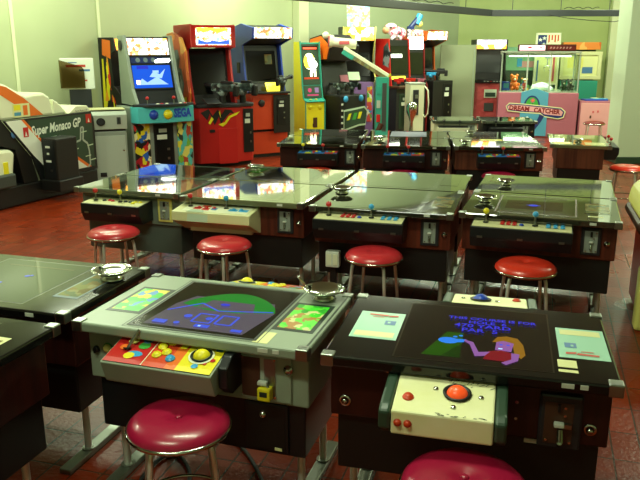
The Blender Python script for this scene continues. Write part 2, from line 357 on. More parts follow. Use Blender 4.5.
# --- the grey baseball table
def scr_baseball(root, fr):
    O = Vector(fr[0])
    def P(x, y): return (x, y)
    arc = [(.29+.36*k/24, .26+.2*math.sin(PI*k/24)**.8) for k in range(25)]
    def ring(x0, y0, x1, y1, w, m): return [(m, rect(x0, y0, x1, y0+w)), (m, rect(x0, y1-w, x1, y1)), (m, rect(x0, y0+w, x0+w, y1-w)), (m, rect(x1-w, y0+w, x1, y1-w))]
    sh = ring(.186, .018, .694, .542, .003, 'grey_dark')+[('grey_dark', rect(.862-.006, .0, .862-.003, .575)), ('grey_dark', rect(.853, .0, .855, .575)), ('black', rect(.198, .03, .682, .53)), ('grey_dark', rect(.203, .035, .677, .525)), ('screen_dark', rect(.210, .042, .670, .518)),
          ('px_mauve', [(.245, .06), (.62, .06), (.655, .27), (.62, .37), (.3, .37), (.262, .27)]),
          ('px_green', [(.285, .28)]+[(.285+.37*k/20, .285+.155*math.sin(PI*k/20)**.7) for k in range(1, 20)]+[(.655, .28), (.52, .24), (.4, .24)]),
          ('px_mauve', [(.35, .255), (.58, .255), (.55, .345), (.38, .345)])]
    def ln(a, b, w=.004):
        d = Vector(b)-Vector(a); n = Vector((-d.y, d.x)).normalized()*w
        return ('px_blue', [tuple(Vector(a)-n), tuple(Vector(b)-n), tuple(Vector(b)+n), tuple(Vector(a)+n)])
    sh += [ln((.36, .3), (.45, .24)), ln((.45, .24), (.645, .285)), ln((.36, .3), (.265, .2)), ln((.40, .12), (.47, .12)), ln((.40, .2), (.47, .2)), ln((.40, .12), (.40, .2)), ln((.47, .12), (.47, .2)),
           ln((.49, .12), (.55, .12)), ln((.49, .2), (.55, .2)), ln((.55, .12), (.55, .2)), ln((.49, .12), (.49, .2))]
    sh += [('px_blue', rect(.43, .075, .485, .10)), ('px_blue', rect(.27, .075, .32, .105)), ('px_blue', rect(.57, .07, .61, .09)), ('px_ice', rect(.445, .08, .455, .09)),
           ('px_blue', disc(.37, .16, .016, 8)), ('px_blue', disc(.455, .155, .014, 8)), ('px_blue', disc(.36, .09, .012, 8)), ('px_glow', disc(.45, .3, .02, 8, .012))]
    MB().pic(fr, sh).build('screen', root)
def near_baseball(root, W, D, far):
    # grey sheet-metal box with a printed top; x .09-.54 of the table
    x0, w, dep = .178, .405, .17
    X, Y = x0-W/2, -D/2+.06
    m = MB().prism([(.0, -.13), (-dep+.03, -.122), (-dep+.026, -.114), (-dep, -.042), (-dep+.004, -.038), (0, 0)], 'x', 0, w, 'grey_green', .003)
    p = m.build('control_panel', root, (-X if far else X, -Y+.12 if far else Y, .636 if far else .63), PI if far else 0)
    if far: MB().box((w/2, .09, -.07), (w*.7, .2, .05), 'steel_dull', .003).build('support_arm', p)
    a, b = (-dep+.006, -.0372), (-.004, -.0008)
    L = math.hypot(b[0]-a[0], b[1]-a[1]); fr = slabframe(.006, a, b, .002); q = w-.012
    mb = MB().slab(.006, w-.006, a, b, .002, 'print_dark')
    zb = .6*q
    mb.pic(fr, [('red', rect(0, 0, .36*q, L)), ('orange_red', rect(.37*q, 0, .58*q, L)), ('orange', rect(.58*q, 0, .68*q, L)), ('yellow', rect(.68*q, 0, q, L)),
                ('cream_white', rect(.362*q, 0, .37*q, L)), ('cream_white', rect(.06*q, L-.012, .12*q, L-.006)),
                ('blue_light', disc(.24*q, .052, .03, 9, .016)), ('yellow', disc(.2*q, .04, .02, 9, .018)), ('green', disc(.27*q, .10, .022, 9, .02)), ('yellow_pale', disc(.14*q, .12, .02, 9)), ('print_blue', disc(.27*q, .13, .018, 9)),
                ('orange', disc(.1*q, .08, .016, 7)), ('yellow', rect(.60*q, .11, .66*q, .15)), ('blue_light', rect(.92*q, .12, .985*q, .15)), ('blue_light', disc(.83*q, .03, .012, 8)), ('red', disc(.95*q, .07, .01, 7)), ('red', disc(.9*q, .05, .008, 7)),
                ('cream_white', disc(.83*q, .085, .044, 26)), ('print_dark', disc(.83*q, .085, .035, 24))]).build('panel_overlay', p)
    tilt = math.atan2(b[1]-a[1], b[0]-a[0])
    def at(u, v): return (.006+u, a[0]+v*math.cos(tilt), a[1]+v*math.sin(tilt)+.004)
    for u, v, c in ((.44, .06, 'yellow'), (.44, .105, 'yellow'), (.51, .08, 'yellow'), (.5, .135, 'yellow'), (.58, .05, 'blue_light')):
        x, y, z = at(u*q, v); button(p, x, y, z, c, .016, rx=tilt)
    x, y, z = at(.14*q, .07); MB().cyl((0, 0, 0), (0, .002, .004), .014, 'black').cyl((0, 0, 0), (.03, .035, .06), .0055, 'steel', 10).build('joystick', p, (x, y, z))
    x, y, z = at(.83*q, .085); MB().lathe([(.034, 0), (.037, .006), (.031, .008)], 'print_dark').ball((0, 0, -.006), .03, 'yellow', u=24, v=14).build('trackball', p, (x, y, z), rx=tilt)
    if not far:
        MB().prism([(.0, -.135), (-.08, -.135), (-.12, -.1), (-.12, -.03), (-.08, .0), (0, 0)], 'x', 0, .034, 'panel_black', .006).build('panel_end_box', root, (X+w+.002, Y, .63))
        MB().lathe([(0, .012), (.014, .012), (.017, 0), (0, 0)], 'yellow_pale', seg=16).lathe([(.017, 0), (.02, 0), (.02, .004), (.017, .005)], 'green', seg=16).build('start_button', root, (.094-W/2, -D/2+.065, .555), rx=PI/2)
        MB().lathe([(0, .01), (.011, .01), (.014, 0), (0, 0)], 'black', seg=14).box((0, 0, .013), (.006, .02, .008), 'black').build('switch_knob', root, (.045-W/2, -D/2+.065, .545), rx=PI/2)
def coin_grey(root, W, D):
    x0 = .605-W/2; y = -D/2+.064
    p = MB().box((.085, -.004, 0), (.20, .008, .18), 'grey_green', .004).box((.07, -.0085, -.005), (.125, .003, .15), 'grey_light').box((.042, -.011, -.005), (.066, .003, .142), 'brown', 0).box((.11, -.011, -.005), (.04, .003, .142), 'steel_dull').build('coin_door', root, (x0+.005, y, .535))
    m = MB()
    for a, b in ((.012, -.07), (.012, .065), (.128, -.07), (.128, .065)): m.cyl((a, -.008, b), (a, -.014, b), .004, 'chrome', 8)
    m.build('screw_set', p)
    MB().box((0, 0, 0), (.034, .02, .014), 'plug_white', .004).cyl((.015, 0, -.005), (.024, -.005, -.022), .006, 'chrome', 8).build('coin_slot', p, (.088, -.022, -.018))
    MB().box((0, 0, 0), (.046, .036, .046), 'yellow', .005).box((0, -.018, .003), (.026, .002, .018), 'print_dark').build('coin_return', p, (.098, -.026, -.052), label='yellow coin return cup')
    MB().lathe([(0, .014), (.009, .014), (.010, .006), (.016, .005), (.018, 0), (0, 0)], 'chrome', seg=16).build('lock', root, (x0+.18, y-.008, .57), rx=PI/2)
    d = MB().box((0, -.006, 0), (.16, .012, .185), 'panel_black', .005).box((0, -.0125, 0), (.14, .003, .165), 'black', .001).box((.045, -.015, -.075), (.026, .003, .01), 'card_cream').build('service_door', root, (.695-W/2, -D/2+.085, .335))
    MB().lathe([(0, .014), (.008, .014), (.014, .004), (.015, 0), (0, 0)], 'chrome', seg=14).build('lock', d, (-.01, -.012, .05), rx=PI/2)
GREY = table_cab('light grey arcade table with green baseball field screen and red, orange and yellow control panel', (-.870, 2.366), -17.5, .868, .575,
    top='grey_green', body='grey_green', ped='panel_black', screen=scr_baseball, near=near_baseball, far=near_baseball, coin=coin_grey, tags=2,
    cards=[(.045, .135, .185, .41, 'print_dark', [('art_card', rect(.1, .07, .9, .93))]), (.690, .145, .84, .42, 'print_dark', [('art_card_green', rect(.1, .07, .9, .93))])],
    notes=[(.672, .02, .725, .115)])

# --- the black golf table with the cream trackball panel
def scr_golf(root, fr):
    sh = [('bezel', rect(.215, .045, .70, .545)), ('px_dim', rect(.22, .05, .695, .54)),
          ('px_grass', [(.30, .085), (.42, .085), (.42, .29), (.365, .29)]), ('px_grass_dark', [(.36, .085), (.42, .085), (.42, .2)]),
          ('px_sky', disc(.375, .215, .033, 14, .026)), ('px_sky', [(.39, .2), (.425, .21), (.43, .235), (.4, .232)]), ('px_sky', disc(.395, .25, .008, 8)), ('px_sky', disc(.413, .262, .007, 8)),
          # bust of a blonde woman with an outstretched arm
          ('px_hair', [(.515, .235), (.53, .28), (.56, .292), (.595, .28), (.612, .23), (.618, .15), (.605, .12), (.585, .14), (.58, .22), (.545, .235)]),
          ('px_skin', [(.525, .17), (.575, .165), (.583, .235), (.55, .25), (.528, .235)]), ('px_red', [(.49, .09), (.58, .085), (.585, .15), (.545, .17), (.505, .155)]),
          ('px_skin', [(.435, .225), (.455, .215), (.475, .14), (.51, .15), (.495, .115), (.465, .105), (.445, .195), (.425, .22), (.43, .235)]), ('px_skin', [(.575, .155), (.6, .15), (.595, .1), (.56, .062), (.545, .075), (.575, .105)]),
          ('px_ice', rect(.535, .178, .548, .186)), ('px_blue', rect(.538, .21, .548, .218)), ('px_blue', rect(.560, .21, .57, .218))]
    mb = MB().pic(fr, sh)
    for tx, x, y, s in (('THIS COURSE IS FOR', .36, .41, .032), ('HOLE  6', .43, .375, .036), ('470 YARD', .385, .338, .043), ('PAR  5', .41, .298, .043)):
        mb.text(fr, tx, (x, y), s, 'px_text', .0055, bold=.0008)
    mb.build('screen', root)
def near_cream(root, W, D, far):
    x0, w, dep = .247, .288, .205
    X, Y = x0-W/2, -D/2+.04
    m = MB().prism([(0, -.125), (-dep, -.108), (-dep, -.034), (0, 0)], 'x', 0, w, 'scuffed_cream', .006)
    if not far:                                                   # scuffs worn into the paint of the box
        fr = slabframe(0, (-dep, -.034), (0, 0), .0005)
        for k in range(26):
            u, v = random.uniform(.5, .95)*w, .16+random.uniform(-.012, .04); l = random.uniform(.006, .02); an = random.uniform(.3, 1.3)
            dx, dy = l*math.cos(an), l*math.sin(an); m.pic(fr, [('print_dark', [(u, v), (u+.0022, v-.0012), (u+dx+.001, v+dy), (u+dx, v+dy+.001)])])
        for k in range(16):
            u, v = random.uniform(.42, .9)*w, random.uniform(.002, .012); l = random.uniform(.004, .016)
            m.pic(fr, [('print_dark', [(u, v), (u+l, v-.001), (u+l, v+.0015), (u, v+.002)])])
    p = m.build('control_panel', root, (-X if far else X, -Y+.11 if far else Y, .644 if far else .632), PI if far else 0)
    if far: MB().box((w/2, .09, -.08), (w*.7, .2, .05), 'steel_dull', .003).build('support_arm', p)
    for a in (-.019, w+.019): MB().prism([(0, -.13), (-dep+.03, -.12), (-dep-.006, -.09), (-dep-.006, -.036), (-dep+.02, -.024), (0, .001)], 'x', a-.017, a+.017, 'green_dark', .008).build('end_cap', p)
    tilt = math.atan2(.034, dep); a = (-dep, -.034)
    def at(fx, v): return (fx*w, a[0]+v*math.cos(tilt), a[1]+v*math.sin(tilt)+.001)
    x, y, z = at(.62, .112)
    MB().lathe([(.032, 0), (.040, 0), (.042, .005), (.036, .008), (.030, .003)], 'black').ball((0, 0, -.008), .0325, 'orange_glow' if not far else 'blue', u=24, v=14).build('trackball', p, (x, y, z), rx=tilt)  # near ball's orange carries a glow, no bulb inside
    for fx, v in ((.4, .125), (.86, .105), (.6, .045)):
        x, y, z = at(fx, v); MB().lathe([(0, .005), (.007, .004), (.009, 0), (0, 0)], 'chrome', seg=12).build('screw', p, (x, y, z), rx=tilt)
    x, y, z = at(.14, .07); button(p, x, y, z, 'orange_red', .016, rx=tilt)
    if not far:
        for fx in (.07, .17): button(p, fx*w, -dep, -.07, 'orange_red', .011, rx=PI/2)
GOLF_CARD = [('card_cream', rect(.08, .06, .92, .24)), ('print_blue', rect(.62, .52, .86, .68)), ('card_mint', rect(.68, .58, .74, .64)), ('print_red', [(.2, .86), (.62, .84), (.66, .9), (.22, .91)]), ('print_red', [(.64, .82), (.86, .84), (.86, .9), (.67, .88)]), ('print_red', rect(.3, .78, .55, .80))]
GOLF_CARD2 = [(m, [(1-x, 1-y) for x, y in pts]) for m, pts in GOLF_CARD]
def coin_tall(root, W, D):
    x = .728-W/2; y = -D/2+.064
    p = MB().box((0, -.008, 0), (.125, .016, .18), 'charcoal', .012).box((-.005, -.0165, -.002), (.082, .003, .135), 'brown').build('coin_door', root, (x, y, .51))
    m = MB().box((-.006, -.004, .05), (.008, .006, .024), 'black').box((-.004, -.012, .0), (.03, .022, .014), 'plug_white', .004).box((.022, -.008, -.004), (.02, .012, .014), 'steel').cyl((0, -.008, -.02), (0, -.03, -.05), .01, 'chrome', 12).cyl((0, -.03, -.05), (0, -.016, -.065), .008, 'chrome', 10)
    for a, b in ((-.038, -.058), (.03, -.06), (.012, .052), (.012, .026)): m.cyl((a, 0, b), (a, -.005, b), .004, 'chrome', 8)
    m.build('coin_slot', p, (0, -.018, 0))
    MB().lathe([(.013, .004), (.019, .004), (.021, 0), (.013, 0)], 'chrome', seg=20).lathe([(0, .016), (.008, .016), (.009, 0), (0, 0)], 'chrome', seg=16).build('lock', root, (x+.088, y, .49), rx=PI/2)
    MB().lathe([(.013, .004), (.019, .004), (.021, 0), (.013, 0)], 'chrome', seg=20).lathe([(0, .012), (.008, .012), (.009, 0), (0, 0)], 'chrome', seg=16).build('lock', root, (.064-W/2, y, .49), rx=PI/2)
    b = MB()
    for u, v in ((.07, .62), (.2, .61), (.6, .62), (.84, .62), (.545, .585), (.545, .49), (.57, .48), (.6, .555), (.6, .5)): b.cyl((u-W/2, y, v), (u-W/2, y-.004, v), .005, 'chrome', 8)
    b.build('body_bolts', root)
    MB().box((0, -.004, 0), (.06, .006, .014), 'plug_white').build('sticker', root, (.66-W/2, -D/2+.086, .42))
GOLF = table_cab('black arcade table with golf game on screen and scuffed cream trackball panel', (.004, 2.082), -14.5, .885, .595, top='table_black', body='wood_dark',
    screen=scr_golf, near=near_cream, far=near_cream, coin=coin_tall, tags=2,
    cards=[(.05, .17, .208, .415, 'card_mint', GOLF_CARD), (.72, .17, .872, .42, 'card_mint', GOLF_CARD2)], notes=[(.712, .095, .768, .15), (.712, .06, .768, .078)])

# --- tables at the left edge of the picture
def scr_reflected_haze(root, fr):  # reflected haze on the glass, put in as a screen glow
    MB().pic(fr, [('bezel', rect(.20, .05, .665, .545)), ('grey_dark', rect(.205, .055, .66, .54)), ('px_reflected_haze', rect(.21, .06, .655, .535)), ('px_line', rect(.27, .46, .60, .475)),
                  ('px_glow', [(.345, .235), (.41, .235), (.41, .25), (.345, .25)]), ('px_glow', disc(.455, .345, .012, 10)), ('px_glow', disc(.47, .355, .008, 8))]).build('screen', root)
table_cab('black arcade table at the left edge with painted grey-blue reflection haze on its screen and chrome ashtray', (-1.765, 2.685), -17, .885, .6, near=None, coin=False, screen=scr_reflected_haze,
          cards=[(.715, .16, .825, .46, 'grey_print', [('art_muted', rect(.08, .06, .92, .94))]), (.04, .16, .15, .46, 'grey_print', [])])
table_cab('dark wood arcade table in the bottom left corner showing only its end panel', (-1.935, 2.06), -17.5, .9, .575, near='strip', coin=True,
          cards=[(.715, .17, .83, .42, 'card_cream', [('art_muted', rect(.1, .1, .9, .9))])])

# --- second and third rows, back to back
def near_cream_wide(root, W, D, far):
    x0, w = .0, .53; X, Y = x0-W/2, -D/2+.07
    m = MB().prism([(0, -.005), (-.19, -.025), (-.195, -.085), (-.02, -.175), (0, -.175)], 'x', 0, w, 'cream', .005)
    p = m.build('control_panel', root, (X, Y, .625))
    q = MB().pic(slabframe(0, (-.19, -.025), (0, -.005), .001), [('cream_white', rect(.06, .02, .5, .17)), ('red', rect(.12, .06, .17, .10)), ('red', rect(.18, .05, .23, .09)), ('print_blue', rect(.24, .06, .28, .10)), ('orange_red', rect(.16, .11, .22, .14)), ('blue_light', rect(.36, .06, .42, .10)), ('blue_light', rect(.43, .06, .49, .10)),
        ('card_pale', [(.10, .004), (.22, .004), (.20, .05), (.12, .055)])])
    q.build('panel_overlay', p)
    MB().prism([(-.1955, -.083), (-.1965, -.083), (-.19, -.028), (-.188, -.028)], 'x', .11, .25, 'card_pale').build('paper_patch', p)
    MB().box((w*.52, -.045, -.165), (w-.1, .03, .03), 'cream_white', .003).build('bottom_rail', p)
    joystick(p, .08, -.08, -.012, 'red'); joystick(p, .33, -.08, -.012, 'blue_light')
    for u, v, c in ((.15, -.1, 'red'), (.20, -.1, 'red'), (.25, -.09, 'red'), (.39, -.1, 'blue_light'), (.44, -.1, 'blue_light')): button(p, u, v, -.014, c)
mat('grey_cab', '#6d7a6c', .4); mat('grey_ped', '#52605a', .35)
mat('table_grey', '#5a6454', .06, spec=.5, coat=1)
DA, DB, DC = .54, .64, .68
def behind(NL, yaw, D): t = math.radians(yaw); return (NL[0]-math.sin(t)*(D+.014), NL[1]+math.cos(t)*(D+.014))
ROW = [((-1.69, 4.87), -18, .80, DA), ((-.905, 4.56), -17, .835, DB), ((-.065, 4.265), -16, .862, DC), ((.812, 4.10), -19, .885, DC)]
(n, y, w, d) = ROW[0]
table_cab('grey-painted arcade table with cream coin slot frame, leftmost of the second row', n, y, w, d, top='table_grey', body='grey_cab', ped='grey_ped', pm='panel_black', pz=.60, px=(.12, .57), coinframe='yellow_pale', cx=.665,
          sticks=[(.16, 'red'), (.58, 'yellow')], buttons=[(.3, .5, 'black'), (.38, .45, 'red'), (.44, .5, 'red'), (.66, .5, 'black'), (.74, .5, 'green_dark'), (.82, .45, 'yellow'), (.9, .45, 'yellow'), (.82, .66, 'yellow')])
(n, y, w, d) = ROW[1]
table_cab('red-brown wood arcade table with wide sloping cream control box in the second row', n, y, w, d, top='table_tan', body='wood', near=near_cream_wide, cx=.70, coinframe='charcoal', scr='screen_off', bez='table_tan')
(n, y, w, d) = ROW[2]
table_cab('black arcade table with red and blue ball-top sticks on cream strip', n, y, w, d, top='table_olive', body='wood', px=(.05, .59), buttons=BT6, cx=.725, sticks=[(.15, 'red'), (.63, 'blue_light')],
          cards=[(.70, .16, .84, .52, 'bezel', [('art_muted', rect(.08, .06, .92, .94))])])
(n, y, w, d) = ROW[3]
def scr_warm(root, fr):
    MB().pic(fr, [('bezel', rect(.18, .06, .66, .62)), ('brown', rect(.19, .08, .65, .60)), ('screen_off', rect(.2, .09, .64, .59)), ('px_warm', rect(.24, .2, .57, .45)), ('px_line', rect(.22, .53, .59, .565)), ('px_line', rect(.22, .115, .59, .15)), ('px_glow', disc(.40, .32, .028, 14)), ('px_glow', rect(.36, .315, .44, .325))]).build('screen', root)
table_cab('dark wood arcade table with yellow and blue ball-top sticks on cream strip', n, y, w, d, top='table_olive', body='wood', px=(.08, .635), buttons=BT6, cx=.735, sticks=[(.14, 'yellow'), (.63, 'blue_light')], screen=scr_warm,
          cards=[(.69, .2, .84, .5, 'bezel', [('art_muted', rect(.05, .05, .95, .95))])], notes=[(.10, .44, .17, .47), (.71, .11, .79, .135)])
LB3 = ['arcade table at the left end of the third row with light grey top', 'tan-topped arcade table in the third row with open bright instruction card',
       'dark arcade table in the third row behind the red and blue stick table', 'olive-topped arcade table at the right end of the third row with framed card under ashtray']
TOP3 = ['table_grey', 'table_tan', 'table_olive', 'table_olive']
for k, (n, y, w, d) in enumerate(ROW):
    table_cab(LB3[k], behind(n, y, d), y, w, d, top=TOP3[k], body='wood', near=None, far='strip', sticks=[], coin=False, px=(.1, .6), tags=0,
              cards=[[(.68, .15, .79, .4, 'bezel', [])], [(.06, .3, .17, .55, 'bezel', [('px_grass', rect(.1, .1, .9, .9))])], [(.68, .2, .8, .5, 'bezel', [])], [(.05, .35, .2, .6, 'table_tan', [('art_muted', rect(.06, .08, .94, .92)), ('table_olive', rect(.14, .16, .86, .84))])]][k])

# --- fourth and fifth rows
BTS = [(.3, .5, 'green'), (.38, .5, 'red'), (.46, .5, 'yellow'), (.54, .5, 'blue_light'), (.72, .5, 'blue_light'), (.8, .5, 'green'), (.88, .5, 'yellow')]
ROW4 = [((-.43, 7.20), -8.5, .80, 'dark arcade table with yellow and red sticks, left end of the fourth row', [(.12, 'yellow'), (.62, 'red')]),
        ((.405, 7.06), -8, .86, 'dark arcade table with two red sticks in the middle of the fourth row', [(.1, 'red'), (.6, 'red')]),
        ((1.30, 6.95), -6.5, .87, 'brown wood arcade table with two red sticks and yellow strip on top', [(.1, 'red'), (.6, 'red')])]
LB5 = ['arcade table at the left end of the fifth row reflecting a teal panel', 'arcade table with bluish screen in the middle of the fifth row', 'arcade table at the right end of the fifth row behind the brown wood one']
for k, (n, y, w, lb, st) in enumerate(ROW4):
    table_cab(lb, n, y, w, .66, top='table_olive', body=['wood_dark', 'wood_dark', 'wood_brown'][k], px=(.22, .62), strip='art_strip', pz=.60, sticks=st, buttons=BTS, cx=.73, pd=.15,
              cards=[[], [], [(.3, .5, .52, .62, 'yellow', [('yellow_pale', rect(.05, .3, .95, .7))])]][k])
    table_cab(LB5[k], behind(n, y, .66), y, w, .66, top='table_olive', body='wood_dark', near=None, far='strip', sticks=[], coin=False, tags=0, scr=['screen_off', 'blue_dark', 'screen_off'][k])
table_cab('reddish wood arcade table standing end-on beside the pillar with cream instruction cards', (2.83, 6.97), 75, .92, .57, top='table_tan', body='wood_brown', px=(.3, .75), coin=True, sticks=[(.2, 'red'), (.7, 'red')],
          buttons=BTS[:4], strip='charcoal', cards=[(.05, .05, .25, .24, 'card_cream', []), (.05, .36, .25, .55, 'card_cream', [('yellow_pale', rect(.1, .1, .9, .9))])])
table_cab('white-cased arcade table with black control strip behind the fifth row', (1.48, 9.5), -4, .60, .6, top='table_grey', body='cream_white', px=(.06, .46), coinframe='grey_light', cx=.5, strip='black', pm='cream_white', sticks=[(.2, 'black'), (.7, 'black')], ped='cream_white', pz=.6, tags=0)
table_cab('black-cased arcade table behind the fifth row with silver lettering strip', (2.12, 9.45), -4, .70, .6, top='table_grey', body='black', px=(.08, .5), cx=.56, strip='black', sticks=[(.2, 'black'), (.7, 'black')], pz=.6, tags=0)

# ------------------------------------------------------------------ stools
def make_stool(label, vin, s=1.0):
    t = thing('bar_stool', label, 'stool', group='red round stools at the arcade tables')
    R, Hs = .165, .44
    MB().lathe([(0, -.004), (.012, -.004), (.03, .006), (.07, .0075), (.115, .004), (.145, -.006), (R-.003, -.022), (R, -.034), (R-.004, -.044), (0, -.044)], vin, seg=48).ball((0, 0, -.003), .012, vin, (1, 1, .45)).build('seat', t, (0, 0, Hs))
    MB().lathe([(R-.006, -.046), (R+.003, -.044), (R+.006, -.037), (R+.003, -.030), (R-.002, -.032)], 'chrome', seg=48).lathe([(0, -.05), (R-.006, -.05), (R-.006, -.044), (0, -.044)], 'black', seg=32).build('seat_rim', t, (0, 0, Hs))
    for k in range(4):
        a = PI/4+k*PI/2+.25; c, s_ = math.cos(a), math.sin(a)
        MB().tube([(.125*c, .125*s_, Hs-.05), (.135*c, .135*s_, Hs-.08), (.175*c, .175*s_, .012)], .0095, 'leg_chrome', 10).cyl((.1755*c, .1755*s_, 0), (.174*c, .174*s_, .03), .013, 'rubber', 10).build('leg', t)
    MB().tube([(.158*math.cos(2*PI*k/32), .158*math.sin(2*PI*k/32), .13) for k in range(32)], .006, 'chrome', 8, True).build('foot_ring', t)
    return t
def set_mat(o, m):
    s = [c for c in o.children if c.name.startswith('seat') and not c.name.startswith('seat_rim')][0]; s.data = s.data.copy(); s.data.materials[0] = MATS[m]
ST0 = make_stool('crimson stool with buttoned seat in front of the grey baseball table', 'vinyl_crimson')
ST0.location = (-.455, 2.09, 0); ST0.scale = (1, 1, 1.035)
for k, (x, y, v, lb) in enumerate([(.395, 1.73, 'vinyl_crimson', 'crimson stool at the bottom edge below the scuffed cream trackball panel'),
        (-1.33, 4.50, 'vinyl_red', 'red stool in front of the grey-painted table, leftmost of the second row stools'), (-.58, 4.21, 'vinyl_red', 'red stool under the wide sloping cream control box'),
        (.31, 3.98, 'vinyl_red', 'red stool in front of the black table with red and blue sticks'), (1.12, 3.75, 'vinyl_scarlet', 'orange-red stool in front of the dark wood table with yellow and blue sticks'),
        (-.03, 7.03, 'vinyl_scarlet', 'red stool mostly hidden at the left end of the fourth row'), (.80, 6.86, 'vinyl_crimson', 'crimson stool mostly hidden in the middle of the fourth row'),
        (1.70, 6.76, 'vinyl_crimson', 'crimson stool mostly hidden below the brown wood table'), (3.10, 7.22, 'vinyl_scarlet', 'red chrome-rimmed stool standing beside the pillar at the end-on table'), (4.42, 11.7, 'red_dark', 'dark red stool standing before the square pink cabinet')]):
    r = copy_thing(ST0, (x, y, 0), 17*k, lb); set_mat(r, v)
    r.scale = (1.05, 1.05, 1.07) if k == 0 else ((1, 1, 1.065) if k < 5 else (1, 1, 1))

# ------------------------------------------------------------------ ashtrays
def ashtray(x, y, lb, s=1.0):
    o = MB().lathe([(0, 0), (.045, 0), (.05, .004), (.03, .012), (.03, .02), (.060, .026), (.082, .040), (.084, .043), (.080, .044), (.056, .031), (.03, .027), (0, .026)], 'chrome', seg=32)
    for k in range(3):
        a = k*2.09+.4; o.box((.07*math.cos(a), .07*math.sin(a), .043), (.02, .012, .006), 'chrome', .002)
    o = o.build('ashtray', None, (x, y, .6722)); o.scale = (s, s, s); return tag(o, lb, 'ashtray', 'chrome ashtrays on the tables')
for x, y, lb, s in [(.015, 2.60, 'chrome ashtray on the grey baseball table above its green instruction card', .95), (-.86, 2.84, 'chrome ashtray on the black table at the left edge', 1.0),
        (.145, 4.66, 'chrome ashtray on the table with red and blue sticks', .9), (1.03, 4.40, 'chrome ashtray on the table with yellow and blue sticks', .8), (1.30, 4.97, 'chrome ashtray on the framed card of the third row table', .75),
        (-.50, 5.58, 'chrome ashtray on the tan-topped third row table', .8), (2.61, 7.28, 'chrome ashtray on the end-on reddish wood table', .75), (1.44, 7.17, 'chrome ashtray on the brown wood table of the fourth row', .75),
        (1.66, 8.0, 'chrome ashtray at the right end of the fifth row', .75), (.62, 7.5, 'chrome ashtray on the middle table of the fourth row', .85)]:
    ashtray(x, y, lb, s)

# ------------------------------------------------------------------ upright cabinets along the wall
def gun(root, loc, rz, s=1.0, c='art_weapon'):
    mb = MB().cyl((0, .02, 0), (0, .02, .10), .035, 'black', 14).ball((0, .02, .12), .055, c)
    mb.box((0, .0, .17), (.07, .3, .085), c, .02).cyl((0, .12, .185), (0, .36, .20), .026, 'charcoal', 12).cyl((0, .34, .198), (0, .40, .203), .036, c, 12)
    mb.box((0, -.16, .14), (.045, .07, .12), 'black', .015).box((0, -.05, .225), (.03, .16, .03), 'charcoal', .008)
    o = mb.build('mounted_gun', root, loc, math.radians(rz)); o.scale = (s, s, s); return o
def sides(root, W, prof, m, th=.02, name='side_panel'):
    for a in (-1, 1): MB().prism(prof, 'x', a*W/2-th/2, a*W/2+th/2, m, .003).build(name, root)
def coin_bits(root, x, y, z, w, h, col='panel_black'):
    p = MB().box((0, -.005, 0), (w, .01, h), col, .003).build('coin_door', root, (x, y, z))
    MB().box((0, .0005, 0), (w*.8, .005, h*.92), col).box((-w*.1, -.004, h*.22), (w*.5, .006, h*.1), 'plug_white').box((-w*.05, -.004, h*.36), (w*.4, .006, h*.08), 'grey_light').box((.2*w, -.004, -.05*h), (w*.14, .006, h*.05), 'steel').box((.2*w, -.004, -.25*h), (w*.12, .006, h*.05), 'steel').build('coin_slot', p, (0, -.008, 0))
    return p

